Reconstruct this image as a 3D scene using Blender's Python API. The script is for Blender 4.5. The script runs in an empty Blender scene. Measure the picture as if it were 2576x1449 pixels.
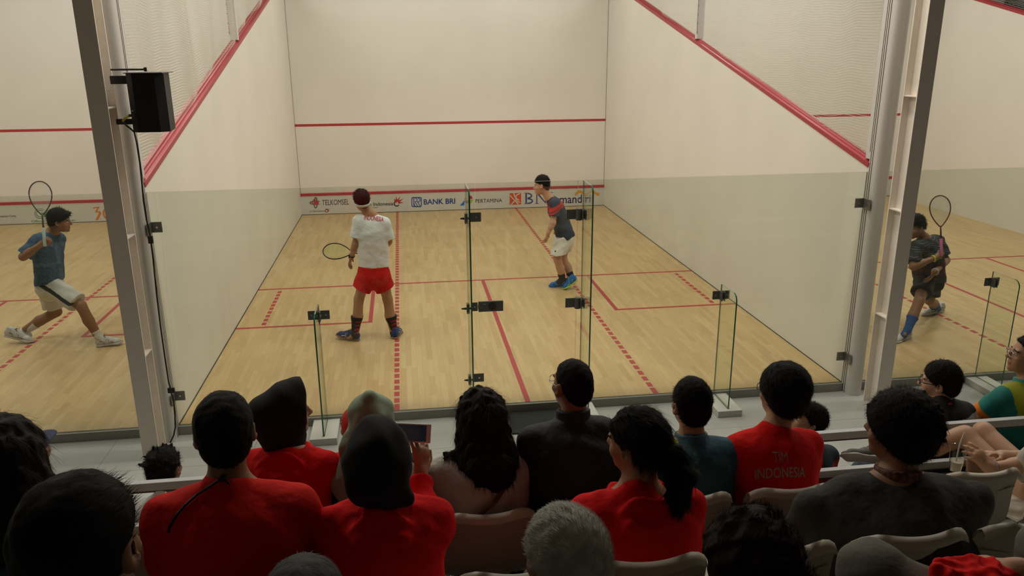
import bpy, bmesh, math, random
import numpy as np
from mathutils import Vector, Matrix
from mathutils.bvhtree import BVHTree
rng = np.random.default_rng(7); random.seed(7)
SC = bpy.context.scene; COL = SC.collection

# ---------------------------------------------------------------- camera
CAM = np.array([-1.08424, -6.83706, 3.21815]); YAW, PIT, ROL = 0.135660, -0.290720, -0.006766; FPX = 1989.54
_f = np.array([math.sin(YAW)*math.cos(PIT), math.cos(YAW)*math.cos(PIT), math.sin(PIT)])
_r0 = np.array([math.cos(YAW), -math.sin(YAW), 0.0]); _u0 = np.cross(_r0, _f)
_r = _r0*math.cos(ROL)+_u0*math.sin(ROL); _u = -_r0*math.sin(ROL)+_u0*math.cos(ROL)
cd = bpy.data.cameras.new('camera'); cam = bpy.data.objects.new('camera', cd); COL.objects.link(cam)
cam.matrix_world = Matrix(((_r[0], _u[0], -_f[0], CAM[0]), (_r[1], _u[1], -_f[1], CAM[1]), (_r[2], _u[2], -_f[2], CAM[2]), (0, 0, 0, 1)))
cd.lens = FPX/2576*36; cd.sensor_width = 36; cd.clip_start = 0.05; cd.clip_end = 200
SC.camera = cam

# ---------------------------------------------------------------- light and exposure
SC.view_settings.view_transform = 'Standard'; SC.view_settings.look = 'None'
SC.view_settings.exposure = 0.0; SC.view_settings.gamma = 1.0; SC.view_settings.use_curve_mapping = False
wd = bpy.data.worlds.new('world'); SC.world = wd; wd.use_nodes = True
wd.node_tree.nodes['Background'].inputs[0].default_value = (0.9, 0.85, 0.75, 1); wd.node_tree.nodes['Background'].inputs[1].default_value = 0.01
LIGHT_W = 37; LIGHT_Z = 5.75; LIGHT_COL = (1.0, 0.985, 0.90)
COURT_LIGHTS = [(cx+dx, y) for cx in (-6.52, 0.0, 6.52) for dx in (-1.3, 1.3) for y in (1.6, 4.7, 7.8)]
for (x, y) in COURT_LIGHTS:
    ld = bpy.data.lights.new('court_lamp_light', 'AREA'); ld.shape = 'RECTANGLE'; ld.size = 1.2; ld.size_y = 0.6
    ld.energy = LIGHT_W; ld.color = LIGHT_COL; ld.spread = math.radians(178)
    lo = bpy.data.objects.new('court_lamp_light', ld); COL.objects.link(lo); lo.location = (x, y, LIGHT_Z-0.012)

# ---------------------------------------------------------------- helpers
def A(*v): return np.array(v, float)
def nrm(v):
    v = np.asarray(v, float); return v/max(np.linalg.norm(v), 1e-9)
def at(px, py, Y):
    "world point at depth plane Y that the camera sees at photo pixel px, py"
    d = _f+_r*(px-1288)/FPX-_u*(py-724.5)/FPX
    return CAM+d*(Y-CAM[1])/d[1]
def atz(px, py, z):
    d = _f+_r*(px-1288)/FPX-_u*(py-724.5)/FPX
    return CAM+d*(z-CAM[2])/d[2]

MATS = {}
def mat(name, col, rough=0.6, metal=0.0, spec=0.4, noise=0.0, nscale=20.0, bump=0.0, bscale=60.0, bdist=0.01, emit=None, sheen=0.0):
    if name in MATS: return MATS[name]
    m = bpy.data.materials.new(name); m.use_nodes = True; nt = m.node_tree; b = nt.nodes['Principled BSDF']
    b.inputs['Base Color'].default_value = (*col, 1); b.inputs['Roughness'].default_value = rough
    b.inputs['Metallic'].default_value = metal; b.inputs['Specular IOR Level'].default_value = spec
    if sheen: b.inputs['Sheen Weight'].default_value = sheen
    if noise or bump:
        tc = nt.nodes.new('ShaderNodeTexCoord')
    if noise:
        n = nt.nodes.new('ShaderNodeTexNoise'); n.inputs['Scale'].default_value = nscale; n.inputs['Detail'].default_value = 4
        nt.links.new(tc.outputs['Object'], n.inputs['Vector'])
        r = nt.nodes.new('ShaderNodeMapRange'); r.inputs[1].default_value = 0.3; r.inputs[2].default_value = 0.7
        r.inputs[3].default_value = 1-noise; r.inputs[4].default_value = 1+noise
        nt.links.new(n.outputs['Fac'], r.inputs[0])
        x = nt.nodes.new('ShaderNodeVectorMath'); x.operation = 'SCALE'; x.inputs[0].default_value = col
        nt.links.new(r.outputs[0], x.inputs['Scale']); nt.links.new(x.outputs[0], b.inputs['Base Color'])
    if bump:
        n2 = nt.nodes.new('ShaderNodeTexNoise'); n2.inputs['Scale'].default_value = bscale; n2.inputs['Detail'].default_value = 3
        nt.links.new(tc.outputs['Object'], n2.inputs['Vector'])
        bp = nt.nodes.new('ShaderNodeBump'); bp.inputs['Strength'].default_value = bump; bp.inputs['Distance'].default_value = bdist
        nt.links.new(n2.outputs['Fac'], bp.inputs['Height']); nt.links.new(bp.outputs[0], b.inputs['Normal'])
    if emit:
        b.inputs['Emission Color'].default_value = (*col, 1); b.inputs['Emission Strength'].default_value = emit
    MATS[name] = m; return m

ORG = {}
def thing(name, label, cat, loc=(0, 0, 0), group=None):
    o = bpy.data.objects.new(name, None); COL.objects.link(o); o.location = tuple(loc); o.empty_display_size = 0.1
    o['label'] = label; o['category'] = cat
    if group: o['group'] = group
    ORG[o.name] = A(*loc); return o
def tag(o, label, cat, group=None, kind=None):
    o['label'] = label; o['category'] = cat
    if group: o['group'] = group
    if kind: o['kind'] = kind
    return o
def obj(name, V, F, m, parent=None, smooth=False, mi=None, label=None, loc=None):
    "one mesh object; V in world space, stored relative to its thing"
    V = np.asarray(V, float).reshape(-1, 3)
    org = ORG.get(parent.name, A(0, 0, 0)) if parent is not None else (A(*loc) if loc is not None else V.mean(0))
    me = bpy.data.meshes.new(name); me.from_pydata((V-org).tolist(), [], [list(map(int, f)) for f in F])
    for mm in (m if isinstance(m, (list, tuple)) else [m]): me.materials.append(mm)
    if smooth: me.polygons.foreach_set('use_smooth', np.ones(len(me.polygons), bool))
    if mi is not None: me.polygons.foreach_set('material_index', np.asarray(mi, np.int32))
    me.update()
    o = bpy.data.objects.new(name, me); COL.objects.link(o)
    if parent is not None: o.parent = parent
    else: o.location = tuple(org)
    ORG[o.name] = org
    if label: o['label'] = label
    return o

class MB:
    "collects simple solids into one mesh"
    def __init__(s): s.V = []; s.F = []; s.M = []; s.n = 0
    def add(s, V, F, mi=0):
        V = np.asarray(V, float); s.V.append(V); s.F += [[int(i)+s.n for i in f] for f in F]; s.M += [mi]*len(F); s.n += len(V); return s
    def box(s, lo, hi, mi=0, bev=0.0):
        lo = np.minimum(lo, hi).astype(float) if False else np.array(lo, float); hi = np.array(hi, float)
        return s.obox((lo+hi)/2, (hi-lo)/2, np.eye(3), mi, bev)
    def obox(s, c, h, R, mi=0, bev=0.0):
        h = np.asarray(h, float); R = np.asarray(R, float)
        if bev > 0:
            bm = bmesh.new(); bmesh.ops.create_cube(bm, size=2.0)
            for v in bm.verts: v.co = Vector((v.co.x*h[0], v.co.y*h[1], v.co.z*h[2]))
            bmesh.ops.bevel(bm, geom=bm.edges[:], offset=min(bev, h.min()*.95), segments=2, affect='EDGES', profile=0.5)
            bm.verts.index_update(); V = np.array([v.co[:] for v in bm.verts]); F = [[v.index for v in f.verts] for f in bm.faces]; bm.free()
        else:
            V = np.array([[x, y, z] for x in (-1, 1) for y in (-1, 1) for z in (-1, 1)], float)*h
            F = [[0, 1, 3, 2], [4, 6, 7, 5], [0, 4, 5, 1], [2, 3, 7, 6], [0, 2, 6, 4], [1, 5, 7, 3]]
        return s.add(V@R.T+np.asarray(c, float), F, mi)
    def tube(s, pts, r, n=8, mi=0, caps=True, closed=False):
        P = np.asarray(pts, float); N = len(P); r = np.broadcast_to(np.asarray(r, float), (N,))
        T = np.gradient(P, axis=0) if not closed else np.roll(P, -1, 0)-np.roll(P, 1, 0)
        T /= np.maximum(np.linalg.norm(T, axis=1, keepdims=True), 1e-9)
        up = A(0, 0, 1) if abs(T[0, 2]) < .9 else A(1, 0, 0); a = nrm(np.cross(T[0], up)); V = []
        ang = np.arange(n)*2*math.pi/n
        for i in range(N):
            a = nrm(a-T[i]*(a@T[i])); b = np.cross(T[i], a)
            V.append(P[i]+r[i]*(np.outer(np.cos(ang), a)+np.outer(np.sin(ang), b)))
        F = []
        for i in range(N if closed else N-1):
            j = (i+1) % N
            for k in range(n): F.append([i*n+k, i*n+(k+1) % n, j*n+(k+1) % n, j*n+k])
        if caps and not closed: F += [list(range(n))[::-1], [(N-1)*n+k for k in range(n)]]
        return s.add(np.concatenate(V), F, mi)
    def prism(s, poly, o, ux, uy, ext, mi=0):
        "polygon (2d) in the plane o,ux,uy extruded by vector ext"
        P = np.asarray(poly, float); n = len(P); ux, uy, ext, o = (np.asarray(q, float) for q in (ux, uy, ext, o))
        B = o+P[:, :1]*ux+P[:, 1:]*uy; V = np.concatenate([B, B+ext])
        F = [list(range(n))[::-1], list(range(n, 2*n))]+[[i, (i+1) % n, n+(i+1) % n, n+i] for i in range(n)]
        return s.add(V, F, mi)
    def build(s, name, m, parent=None, smooth=False, label=None, loc=None):
        return obj(name, np.concatenate(s.V), s.F, m, parent, smooth, s.M, label, loc)

def struct(o):
    o['kind'] = 'structure'; return o

# lettering: text turned into flat printed faces in the plane o, right, up (height in metres, optional width)
def text2d(body, bold=0.0, shear=0.0):
    if 'M' in body: bold = 0.0
    c = bpy.data.curves.new('t', 'FONT'); c.body = body; c.offset = bold; c.shear = shear; c.resolution_u = 3
    o = bpy.data.objects.new('t', c); COL.objects.link(o); bpy.context.view_layer.update()
    dg = bpy.context.evaluated_depsgraph_get(); me = bpy.data.meshes.new_from_object(o.evaluated_get(dg))
    V = np.array([v.co[:] for v in me.vertices]); F = [list(p.vertices) for p in me.polygons]
    bpy.data.objects.remove(o); bpy.data.curves.remove(c); bpy.data.meshes.remove(me)
    return V[:, :2], F
def lettering(name, body, o, right, up, height, m, parent, width=None, bold=0.0, shear=0.0, target=None, arc=0.0, lift=0.0015, label=None, center=True):
    V, F = text2d(body, bold, shear)
    lo, hi = V.min(0), V.max(0); sy = height/(hi[1]-lo[1]); sx = (width/(hi[0]-lo[0])) if width else sy
    W = (V-lo)*[sx, sy]
    if center: W -= [(hi[0]-lo[0])*sx/2, height/2]
    return decal(name, W, F, o, right, up, m, parent, target, arc, lift, label)
def decal(name, W, F, o, right, up, m, parent, target=None, arc=0.0, lift=0.0015, label=None):
    right, up, o = nrm(right), nrm(up), np.asarray(o, float); n = np.cross(right, up)
    W = np.asarray(W, float)
    if target is not None:
        bm = bmesh.new(); vs = [bm.verts.new((w[0], w[1], 0)) for w in W]
        for f in F:
            try: bm.faces.new([vs[i] for i in f])
            except ValueError: pass
        bmesh.ops.triangulate(bm, faces=bm.faces[:])
        for _ in range(4):
            L = [e for e in bm.edges if e.calc_length() > 0.012]
            if not L: break
            bmesh.ops.subdivide_edges(bm, edges=L, cuts=1); bmesh.ops.triangulate(bm, faces=bm.faces[:])
        bm.verts.index_update(); W = np.array([v.co[:2] for v in bm.verts]); F = [[v.index for v in f.verts] for f in bm.faces]; bm.free()
    if arc: W = np.stack([W[:, 0], W[:, 1]-arc*W[:, 0]**2*(1+0*W[:, 1])], 1)
    P = o+W[:, :1]*right+W[:, 1:]*up
    if target is not None:
        org = ORG[target.name]; me = target.data
        bvh = BVHTree.FromPolygons([v.co[:] for v in me.vertices], [p.vertices[:] for p in me.polygons])
        for i in range(len(P)):
            st = P[i]-org+n*0.6; h = bvh.ray_cast(Vector(st), Vector(-n), 1.4)
            P[i] = (np.array(h[0])+org+n*lift) if h[0] is not None else P[i]
    else: P = P+np.asarray(lift, float).reshape(-1, 1)*n
    return obj(name, P, F, m, parent, label=label)
# ---------------------------------------------------------------- materials of the place
M_WALL = mat('wall_plaster', (0.765, 0.735, 0.665), 0.55, noise=0.025, nscale=1.3, bump=0.06, bscale=90)
def wall_marks(m):
    nt = m.node_tree; b = nt.nodes['Principled BSDF']; src = b.inputs['Base Color'].links[0].from_socket
    tc = nt.nodes.new('ShaderNodeTexCoord'); mp = nt.nodes.new('ShaderNodeMapping'); mp.inputs['Rotation'].default_value = (.5, .4, .3)
    v = nt.nodes.new('ShaderNodeTexNoise'); v.inputs['Scale'].default_value = 9; v.inputs['Detail'].default_value = 6; v.inputs['Distortion'].default_value = 1.5
    nt.links.new(tc.outputs['Object'], mp.inputs[0]); nt.links.new(mp.outputs[0], v.inputs['Vector'])
    r = nt.nodes.new('ShaderNodeMapRange'); r.inputs[1].default_value = 0.735; r.inputs[2].default_value = 0.80; r.inputs[3].default_value = 0; r.inputs[4].default_value = 0.35
    nt.links.new(v.outputs['Fac'], r.inputs[0])
    x = nt.nodes.new('ShaderNodeMix'); x.data_type = 'RGBA'; nt.links.new(r.outputs[0], x.inputs[0]); nt.links.new(src, x.inputs[6]); x.inputs[7].default_value = (.25, .22, .18, 1)
    nt.links.new(x.outputs[2], b.inputs['Base Color'])
wall_marks(M_WALL)
M_RED = mat('red_line_paint', (0.45, 0.045, 0.05), 0.45)
M_REDP = mat('red_rail_paint', (0.38, 0.04, 0.05), 0.35)
M_TIN = mat('tin_white', (0.66, 0.64, 0.60), 0.5, noise=0.02, nscale=5)
M_GAP = mat('dark_gap', (0.03, 0.025, 0.02), 0.8)
M_OUT = mat('outer_floor_tile', (0.41, 0.415, 0.385), 0.55, noise=0.06, nscale=3)
M_SILL = mat('sill_metal', (0.30, 0.29, 0.26), 0.45, metal=0.3)
M_ALU = mat('aluminium', (0.66, 0.635, 0.59), 0.42, metal=0.15, spec=0.5)
M_STEEL = mat('column_paint', (0.86, 0.79, 0.70), 0.5, noise=0.03)
M_WHITE = mat('white_paint', (0.62, 0.61, 0.57), 0.45)
M_BLACK = mat('black_plastic', (0.012, 0.012, 0.013), 0.5)
M_FIT = mat('patch_fitting_steel', (0.13, 0.13, 0.12), 0.5, metal=0.2)
M_BOLT = mat('bright_steel', (0.7, 0.7, 0.7), 0.2, metal=1.0)
M_NET = mat('net_cord', (0.80, 0.76, 0.66), 0.8)
M_ROPE = mat('lacing_cord', (0.16, 0.13, 0.10), 0.8)
M_DARKHALL = mat('hall_dark_paint', (0.10, 0.095, 0.09), 0.8)
M_GEDGE = mat('glass_edge_green', (0.01, 0.16, 0.075), 0.12, spec=0.7)
M_GTOP = mat('glass_edge_pale', (0.24, 0.27, 0.22), 0.2, spec=0.6)

def glass_mat(name, tint):
    m = bpy.data.materials.new(name); m.use_nodes = True; nt = m.node_tree; nt.nodes.clear()
    o = nt.nodes.new('ShaderNodeOutputMaterial'); t = nt.nodes.new('ShaderNodeBsdfTransparent'); t.inputs[0].default_value = (*tint, 1)
    g = nt.nodes.new('ShaderNodeBsdfGlossy'); g.inputs['Roughness'].default_value = 0.02; g.inputs[0].default_value = (.9, .95, .9, 1)
    lw = nt.nodes.new('ShaderNodeLayerWeight'); lw.inputs[0].default_value = 0.5
    pw = nt.nodes.new('ShaderNodeMath'); pw.operation = 'POWER'; pw.inputs[1].default_value = 5; nt.links.new(lw.outputs['Facing'], pw.inputs[0])
    f = nt.nodes.new('ShaderNodeMath'); f.operation = 'MULTIPLY_ADD'; f.inputs[1].default_value = 0.9; f.inputs[2].default_value = 0.03; nt.links.new(pw.outputs[0], f.inputs[0])
    x = nt.nodes.new('ShaderNodeMixShader'); nt.links.new(f.outputs[0], x.inputs[0]); nt.links.new(t.outputs[0], x.inputs[1]); nt.links.new(g.outputs[0], x.inputs[2]); nt.links.new(x.outputs[0], o.inputs[0])
    return m
M_GLASS = glass_mat('toughened_glass', (0.895, 0.92, 0.885))
M_FIN = glass_mat('fin_glass', (0.945, 0.97, 0.93))

def wood_mat():
    m = bpy.data.materials.new('court_beech_strips'); m.use_nodes = True; nt = m.node_tree; b = nt.nodes['Principled BSDF']; L = nt.links.new; N = nt.nodes.new
    tc = N('ShaderNodeTexCoord'); mp = N('ShaderNodeMapping'); mp.inputs['Rotation'].default_value = (0, 0, math.radians(90)); L(tc.outputs['Object'], mp.inputs[0])
    def brick(w, h, off, c1, c2, mort):
        k = N('ShaderNodeTexBrick'); k.offset = off; k.offset_frequency = 2; k.squash = 1.0; k.inputs['Scale'].default_value = 1
        k.inputs['Brick Width'].default_value = w; k.inputs['Row Height'].default_value = h; k.inputs['Mortar Size'].default_value = 0.0009; k.inputs['Mortar Smooth'].default_value = 0.3
        k.inputs['Bias'].default_value = 0.0
        k.inputs['Color1'].default_value = (*c1, 1); k.inputs['Color2'].default_value = (*c2, 1); k.inputs['Mortar'].default_value = (*mort, 1); return k
    # shift every strip along its length by a per-row random amount so butt joints scatter
    sx = N('ShaderNodeSeparateXYZ'); L(mp.outputs[0], sx.inputs[0])
    dv = N('ShaderNodeMath'); dv.operation = 'DIVIDE'; dv.inputs[1].default_value = 0.0573; L(sx.outputs[1], dv.inputs[0])
    fl = N('ShaderNodeMath'); fl.operation = 'FLOOR'; L(dv.outputs[0], fl.inputs[0])
    wn = N('ShaderNodeTexWhiteNoise'); wn.noise_dimensions = '1D'; L(fl.outputs[0], wn.inputs['W'])
    ad = N('ShaderNodeMath'); ad.operation = 'ADD'; L(sx.outputs[0], ad.inputs[0]); L(wn.outputs['Value'], ad.inputs[1])
    cx = N('ShaderNodeCombineXYZ'); L(ad.outputs[0], cx.inputs[0]); L(sx.outputs[1], cx.inputs[1])
    k = brick(0.47, 0.0573, 0.0, (0.0, 0.0, 0.0), (1, 1, 1), (0.5, .5, .5)); L(cx.outputs[0], k.inputs['Vector'])
    ramp = N('ShaderNodeValToRGB'); L(k.outputs['Color'], ramp.inputs[0]); e = ramp.color_ramp.elements
    e[0].position = 0.0; e[0].color = (0.545, 0.36, 0.165, 1); e[1].position = 1.0; e[1].color = (0.64, 0.455, 0.225, 1)
    for p, c in ((0.18, (0.585, 0.395, 0.185, 1)), (0.5, (0.60, 0.41, 0.195, 1)), (0.8, (0.63, 0.44, 0.215, 1))):
        q = e.new(p); q.color = c
    g = N('ShaderNodeTexNoise'); g.inputs['Scale'].default_value = 1.0; g.inputs['Detail'].default_value = 5; gm = N('ShaderNodeMapping'); gm.inputs['Scale'].default_value = (90, 5, 1)
    L(tc.outputs['Object'], gm.inputs[0]); L(gm.outputs[0], g.inputs['Vector'])
    gr = N('ShaderNodeMapRange'); gr.inputs[1].default_value = .3; gr.inputs[2].default_value = .7; gr.inputs[3].default_value = .95; gr.inputs[4].default_value = 1.05; L(g.outputs['Fac'], gr.inputs[0])
    big = N('ShaderNodeTexNoise'); big.inputs['Scale'].default_value = .8; L(tc.outputs['Object'], big.inputs['Vector'])
    br = N('ShaderNodeMapRange'); br.inputs[1].default_value = .3; br.inputs[2].default_value = .7; br.inputs[3].default_value = .95; br.inputs[4].default_value = 1.05; L(big.outputs['Fac'], br.inputs[0])
    mu = N('ShaderNodeMath'); mu.operation = 'MULTIPLY'; L(gr.outputs[0], mu.inputs[0]); L(br.outputs[0], mu.inputs[1])
    ss = N('ShaderNodeVectorMath'); ss.operation = 'SCALE'; L(ramp.outputs[0], ss.inputs[0]); L(mu.outputs[0], ss.inputs['Scale'])
    mm = N('ShaderNodeMix'); mm.data_type = 'RGBA'; L(k.outputs['Fac'], mm.inputs[0]); L(ss.outputs[0], mm.inputs[6]); mm.inputs[7].default_value = (.42, .275, .125, 1)
    L(mm.outputs[2], b.inputs['Base Color']); b.inputs['Roughness'].default_value = 0.32; b.inputs['Specular IOR Level'].default_value = 0.4
    return m
M_WOOD = wood_mat()
def tile_joints(m, w=0.62):
    nt = m.node_tree; b = nt.nodes['Principled BSDF']; src = b.inputs['Base Color'].links[0].from_socket
    tc = nt.nodes.new('ShaderNodeTexCoord'); k = nt.nodes.new('ShaderNodeTexBrick'); k.offset = 0.5; k.inputs['Scale'].default_value = 1; k.inputs['Brick Width'].default_value = w*2; k.inputs['Row Height'].default_value = w
    k.inputs['Mortar Size'].default_value = 0.003; k.inputs['Mortar Smooth'].default_value = .4
    nt.links.new(tc.outputs['Object'], k.inputs['Vector'])
    x = nt.nodes.new('ShaderNodeMix'); x.data_type = 'RGBA'; nt.links.new(k.outputs['Fac'], x.inputs[0]); nt.links.new(src, x.inputs[6]); x.inputs[7].default_value = (.22, .21, .19, 1)
    nt.links.new(x.outputs[2], b.inputs['Base Color'])
tile_joints(M_OUT)

# ---------------------------------------------------------------- setting: floors, walls, ceiling
LEN = 9.75; WT = 0.12; HW = 3.2; PITCH = 6.52; FLZ = -0.085; RX = 9.95; CEIL = 6.6
def fplate(name, x0, x1, y0, y1, z0, z1, m): return struct(MB().box((x0, y0, z0), (x1, y1, z1)).build(name, m, loc=(0, 0, 0)))
FL = fplate('floor', -HW, HW, 0, LEN, -0.06, 0, M_WOOD)
FLL = fplate('floor', -PITCH-HW, -HW-WT, 0, LEN, -0.06, 0, M_WOOD)
FLR = fplate('floor', HW+WT, RX, 0, LEN, -0.06, 0, M_WOOD)
fplate('floor_outer', -12, 12.2, -9.2, 0, FLZ-0.1, FLZ, M_OUT)
def marking(parent, quads, label, top=0.0014):
    b = MB()
    for (x0, x1, y0, y1) in quads: b.box((x0, y0, 0.0002), (x1, y1, top))
    b.build('floor_marking', M_RED, parent, label=label)
SL0, SL1 = 4.27, 4.32; BX0, BX1 = 2.61, 2.66
def dashes(x, y0, y1, w=0.052): return [(x-w/2, x+w/2, y, min(y+0.098, y1)) for y in np.arange(y0, y1-0.03, 0.152)]
def court_lines(parent, cx, dash, half_a=True):
    marking(parent, [(cx-HW+.0, cx+HW, SL0, SL1), (cx-0.025, cx+0.025, 0.03, SL0), (cx-HW, cx-1.55, BX0, BX1), (cx-1.6, cx-1.55, BX1, SL0), (cx+1.55, cx+HW, BX0, BX1), (cx+1.55, cx+1.6, BX1, SL0)], 'solid red singles court lines')
    d = []
    for x, y0, y1 in dash: d += dashes(x, y0, y1)
    marking(parent, d, 'dashed red doubles court lines', 0.0018)
court_lines(FL, 0, [(-1.245, 0.2, LEN-0.02), (1.27, 0.2, LEN-0.02), (-2.88, 2.72, 4.22), (2.91, 2.72, 4.22)])
marking(FL, [(-1.271, -1.219, 0.02, 0.165), (1.244, 1.296, 0.02, 0.165)], 'red end dashes beside the glass')
court_lines(FLL, -PITCH, [(-5.45, 0.05, LEN-0.02), ])
court_lines(FLR, PITCH, [(5.53, 0.05, LEN-0.02), ])

struct(MB().box((-12, LEN, -0.1), (12, LEN+0.25, CEIL)).build('wall_front', M_WALL, loc=(0, LEN, 0)))
def zrail(y): return 2.19+(4.57-2.19)*y/LEN
def side_wall(name, x0, x1):
    b = MB(); b.prism([(0.0, -0.06), (LEN, -0.06), (LEN, zrail(LEN)), (0, zrail(0))], (x0, 0, 0), (0, 1, 0), (0, 0, 1), (x1-x0, 0, 0)); return struct(b.build(name, M_WALL, loc=(x0, 0, 0)))
WL = side_wall('wall_left', -HW-WT, -HW); WR = side_wall('wall_right', HW, HW+WT)
side_wall('wall_far_left', -PITCH-HW-WT, -PITCH-HW); side_wall('wall_far_right', RX, RX+WT)
# hall shell
fplate('ceiling', -12.2, 12.2, -9.3, LEN+.3, CEIL, CEIL+.15, mat('ceiling_paint', (0.25, 0.235, 0.21), 0.8))
fplate('wall_back', -12.2, 12.2, -9.45, -9.2, -.2, CEIL, M_DARKHALL)
fplate('wall_hall_left', -12.25, -12.0, -9.3, LEN+.2, -.2, CEIL, M_DARKHALL)
fplate('wall_hall_right', 12.2, 12.45, -9.3, LEN+.2, -.2, CEIL, M_DARKHALL)

# thin joint lines at the foot and the corners of the court
b = MB()
for x in (-HW+.004, HW-.004): b.box((x-.004, 0.02, .0005), (x+.004, LEN, .006))
b.build('shadow_gap', M_GAP, FL, label='dark gap along the foot of the side walls')
b = MB()
for x in (-HW+.003, HW-.003): b.box((x-.003, LEN-.006, 0.0), (x+.003, LEN-.0005, 4.6))
struct(b.build('trim_1', mat('corner_joint', (.16, .14, .11), .8), loc=(0, LEN, 0)))

# service lines and front wall red lines
b = MB()
for x0, x1 in ((-PITCH-HW, -HW-WT), (-HW, HW), (HW+WT, RX)):
    b.box((x0, LEN-0.0015, 1.795), (x1, LEN-.0002, 1.845))
struct(b.build('trim_2', M_RED, loc=(0, LEN, 1.8)))
# red out-of-court rails on top of the side walls
def red_rail(xc, label):
    b = MB(); b.tube([(xc, -0.03, zrail(-.03)+.01), (xc, LEN, zrail(LEN)+.01)], 0.028, 12)
    n = nrm(A(0, -(4.57-2.19)/LEN, 1)); d = nrm(A(0, 1, (4.57-2.19)/LEN))
    R = np.stack([A(1, 0, 0), d, n], 1); L = LEN/ d[1]/2
    b.obox(A(xc, LEN/2, zrail(LEN/2)-.006), (WT/2+.006, L, .022), R)
    return tag(b.build('red_rail', M_REDP, smooth=False, loc=(xc, 0, 2.19)), label, 'rail')
red_rail(-HW-WT/2, 'sloping red rail capping the left side wall of the middle court')
red_rail(HW+WT/2, 'sloping red rail capping the right side wall of the middle court')
red_rail(RX+WT/2, 'short stretch of red rail in the top right corner of the picture')
red_rail(-PITCH-HW-WT/2, 'red rail capping the far wall of the left hand court')
# tin boards with red top strip
def tin(x0, x1, label):
    t = thing('tin_board', label, 'tin board', ((x0+x1)/2, LEN, 0))
    MB().box((x0, LEN-0.03, 0.008), (x1, LEN-0.001, 0.392)).build('panel', M_TIN, t)
    MB().box((x0, LEN-0.042, 0.392), (x1, LEN-.001, 0.446), bev=.006).build('top_strip', mat('red_strip', (0.50, 0.05, 0.075), .4), t, label='red strip along the top edge')
    MB().box((x0, LEN-0.034, 0.0), (x1, LEN-.001, 0.009)).build('shadow_gap', M_GAP, t)
    return t
TIN = tin(-HW, HW, 'white tin board of the middle court printed with five bank, phone and oil company logos')
TINL = tin(-PITCH-HW, -HW-WT, 'white tin board of the left court with green and orange lettering')
tin(HW+WT, RX, 'plain white tin board hidden at the front of the right court')

# ---- printed logos of the tin
TY = LEN-0.031
def tp(px, py):
    p = at(px, py, TY); return A(p[0], p[2])
K = lambda n, c: mat('print_'+n, c, .5)
P_BLK = K('black', (.035, .03, .035)); P_RED = K('red', (.55, .03, .04)); P_BLU = K('blue', (.012, .045, .30)); P_NAVY = K('navy', (.03, .02, .12)); P_GRY = K('grey', (.13, .12, .12))
P_ORG = K('orange', (.68, .10, .03)); P_YEL = K('amber', (.72, .32, .03)); P_GRN = K('green', (.03, .22, .08)); P_LIME = K('lime', (.28, .48, .02)); P_SKY = K('sky', (.03, .16, .55)); P_TEAL = K('petrol', (.01, .09, .25)); P_OR2 = K('orange_pale', (.75, .20, .04)); P_WHT = K('white', (.66, .64, .60))
FR, FU = A(1, 0, 0), A(0, 0, 1)
def tin_text(s, x0, x1, ycap, ybase, m, parent=None, bold=0, shear=0, name='lettering'):
    a = tp(x0, ybase); c = tp(x1, ycap if True else 0); h = abs(tp((x0+x1)/2, ycap)[1]-tp((x0+x1)/2, ybase)[1])
    zc = (tp((x0+x1)/2, ycap)[1]+tp((x0+x1)/2, ybase)[1])/2
    return lettering(name, s, A((a[0]+c[0])/2, TY, zc), FR, FU, h, m, parent or TIN, width=c[0]-a[0], bold=bold, shear=shear)
def poly_decal(name, polys, m, parent=None, lift=0.0015):
    "polygons given in photo pixels on the tin face"
    W = []; F = []; LL = []
    for p in polys:
        q = [tp(x, y) for x, y in p]
        ar = sum(q[i][0]*q[(i+1) % len(q)][1]-q[(i+1) % len(q)][0]*q[i][1] for i in range(len(q)))
        if ar < 0: q = q[::-1]
        F.append(list(range(len(W), len(W)+len(q)))); W += q; LL += [lift+.000015*len(F)]*len(q)
    return decal(name, W, F, A(0, TY, 0), FR, FU, m, parent or TIN, lift=np.array(LL))
def ring(cx, cy, rx, ry, w, a0=0, a1=360, n=28, rot=0.0, taper=False):
    "arc band as quads in photo pixels"
    out = []; ts = np.radians(np.linspace(a0, a1, n+1)); c, s = math.cos(rot), math.sin(rot)
    def P(t, k):
        ww = w*(math.sin((t-ts[0])/(ts[-1]-ts[0])*math.pi) if taper else 1)
        x = (rx-ww*k)*math.cos(t); y = (ry-ww*k)*math.sin(t); return (cx+x*c-y*s, cy+x*s+y*c)
    for i in range(n): out.append([P(ts[i], 0), P(ts[i+1], 0), P(ts[i+1], 1), P(ts[i], 1)])
    return out
def wings(cx, cy, s, rot=0):
    out = []
    for a, l in ((-95, 1.15), (-62, 1.25), (-32, 1.3), (-2, 1.15), (-125, .9)):
        t = math.radians(a+rot); d = (math.cos(t), math.sin(t)); n = (-d[1], d[0])
        out.append([(cx+d[0]*s*.25+n[0]*s*.17, cy+d[1]*s*.25+n[1]*s*.17), (cx+d[0]*s*l, cy+d[1]*s*l), (cx+d[0]*s*.25-n[0]*s*.17, cy+d[1]*s*.25-n[1]*s*.17)])
    return out
tin_text('TELKOMSEL', 811, 877, 502, 515.5, P_BLK, bold=.006, shear=.12)
poly_decal('logo', ring(794, 510, 15.5, 5.5, 3.2, 20, 340, taper=True)+ring(794, 510, 5.5, 14.5, 3, 0, 360), P_GRY)
poly_decal('logo', [[(790, 507), (803, 505), (801, 515), (790, 516)], [(787, 503), (795, 501), (795, 504), (787, 506)], [(784, 507), (787, 507), (787, 513), (784, 513)]], P_RED, lift=.0024)
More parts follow.
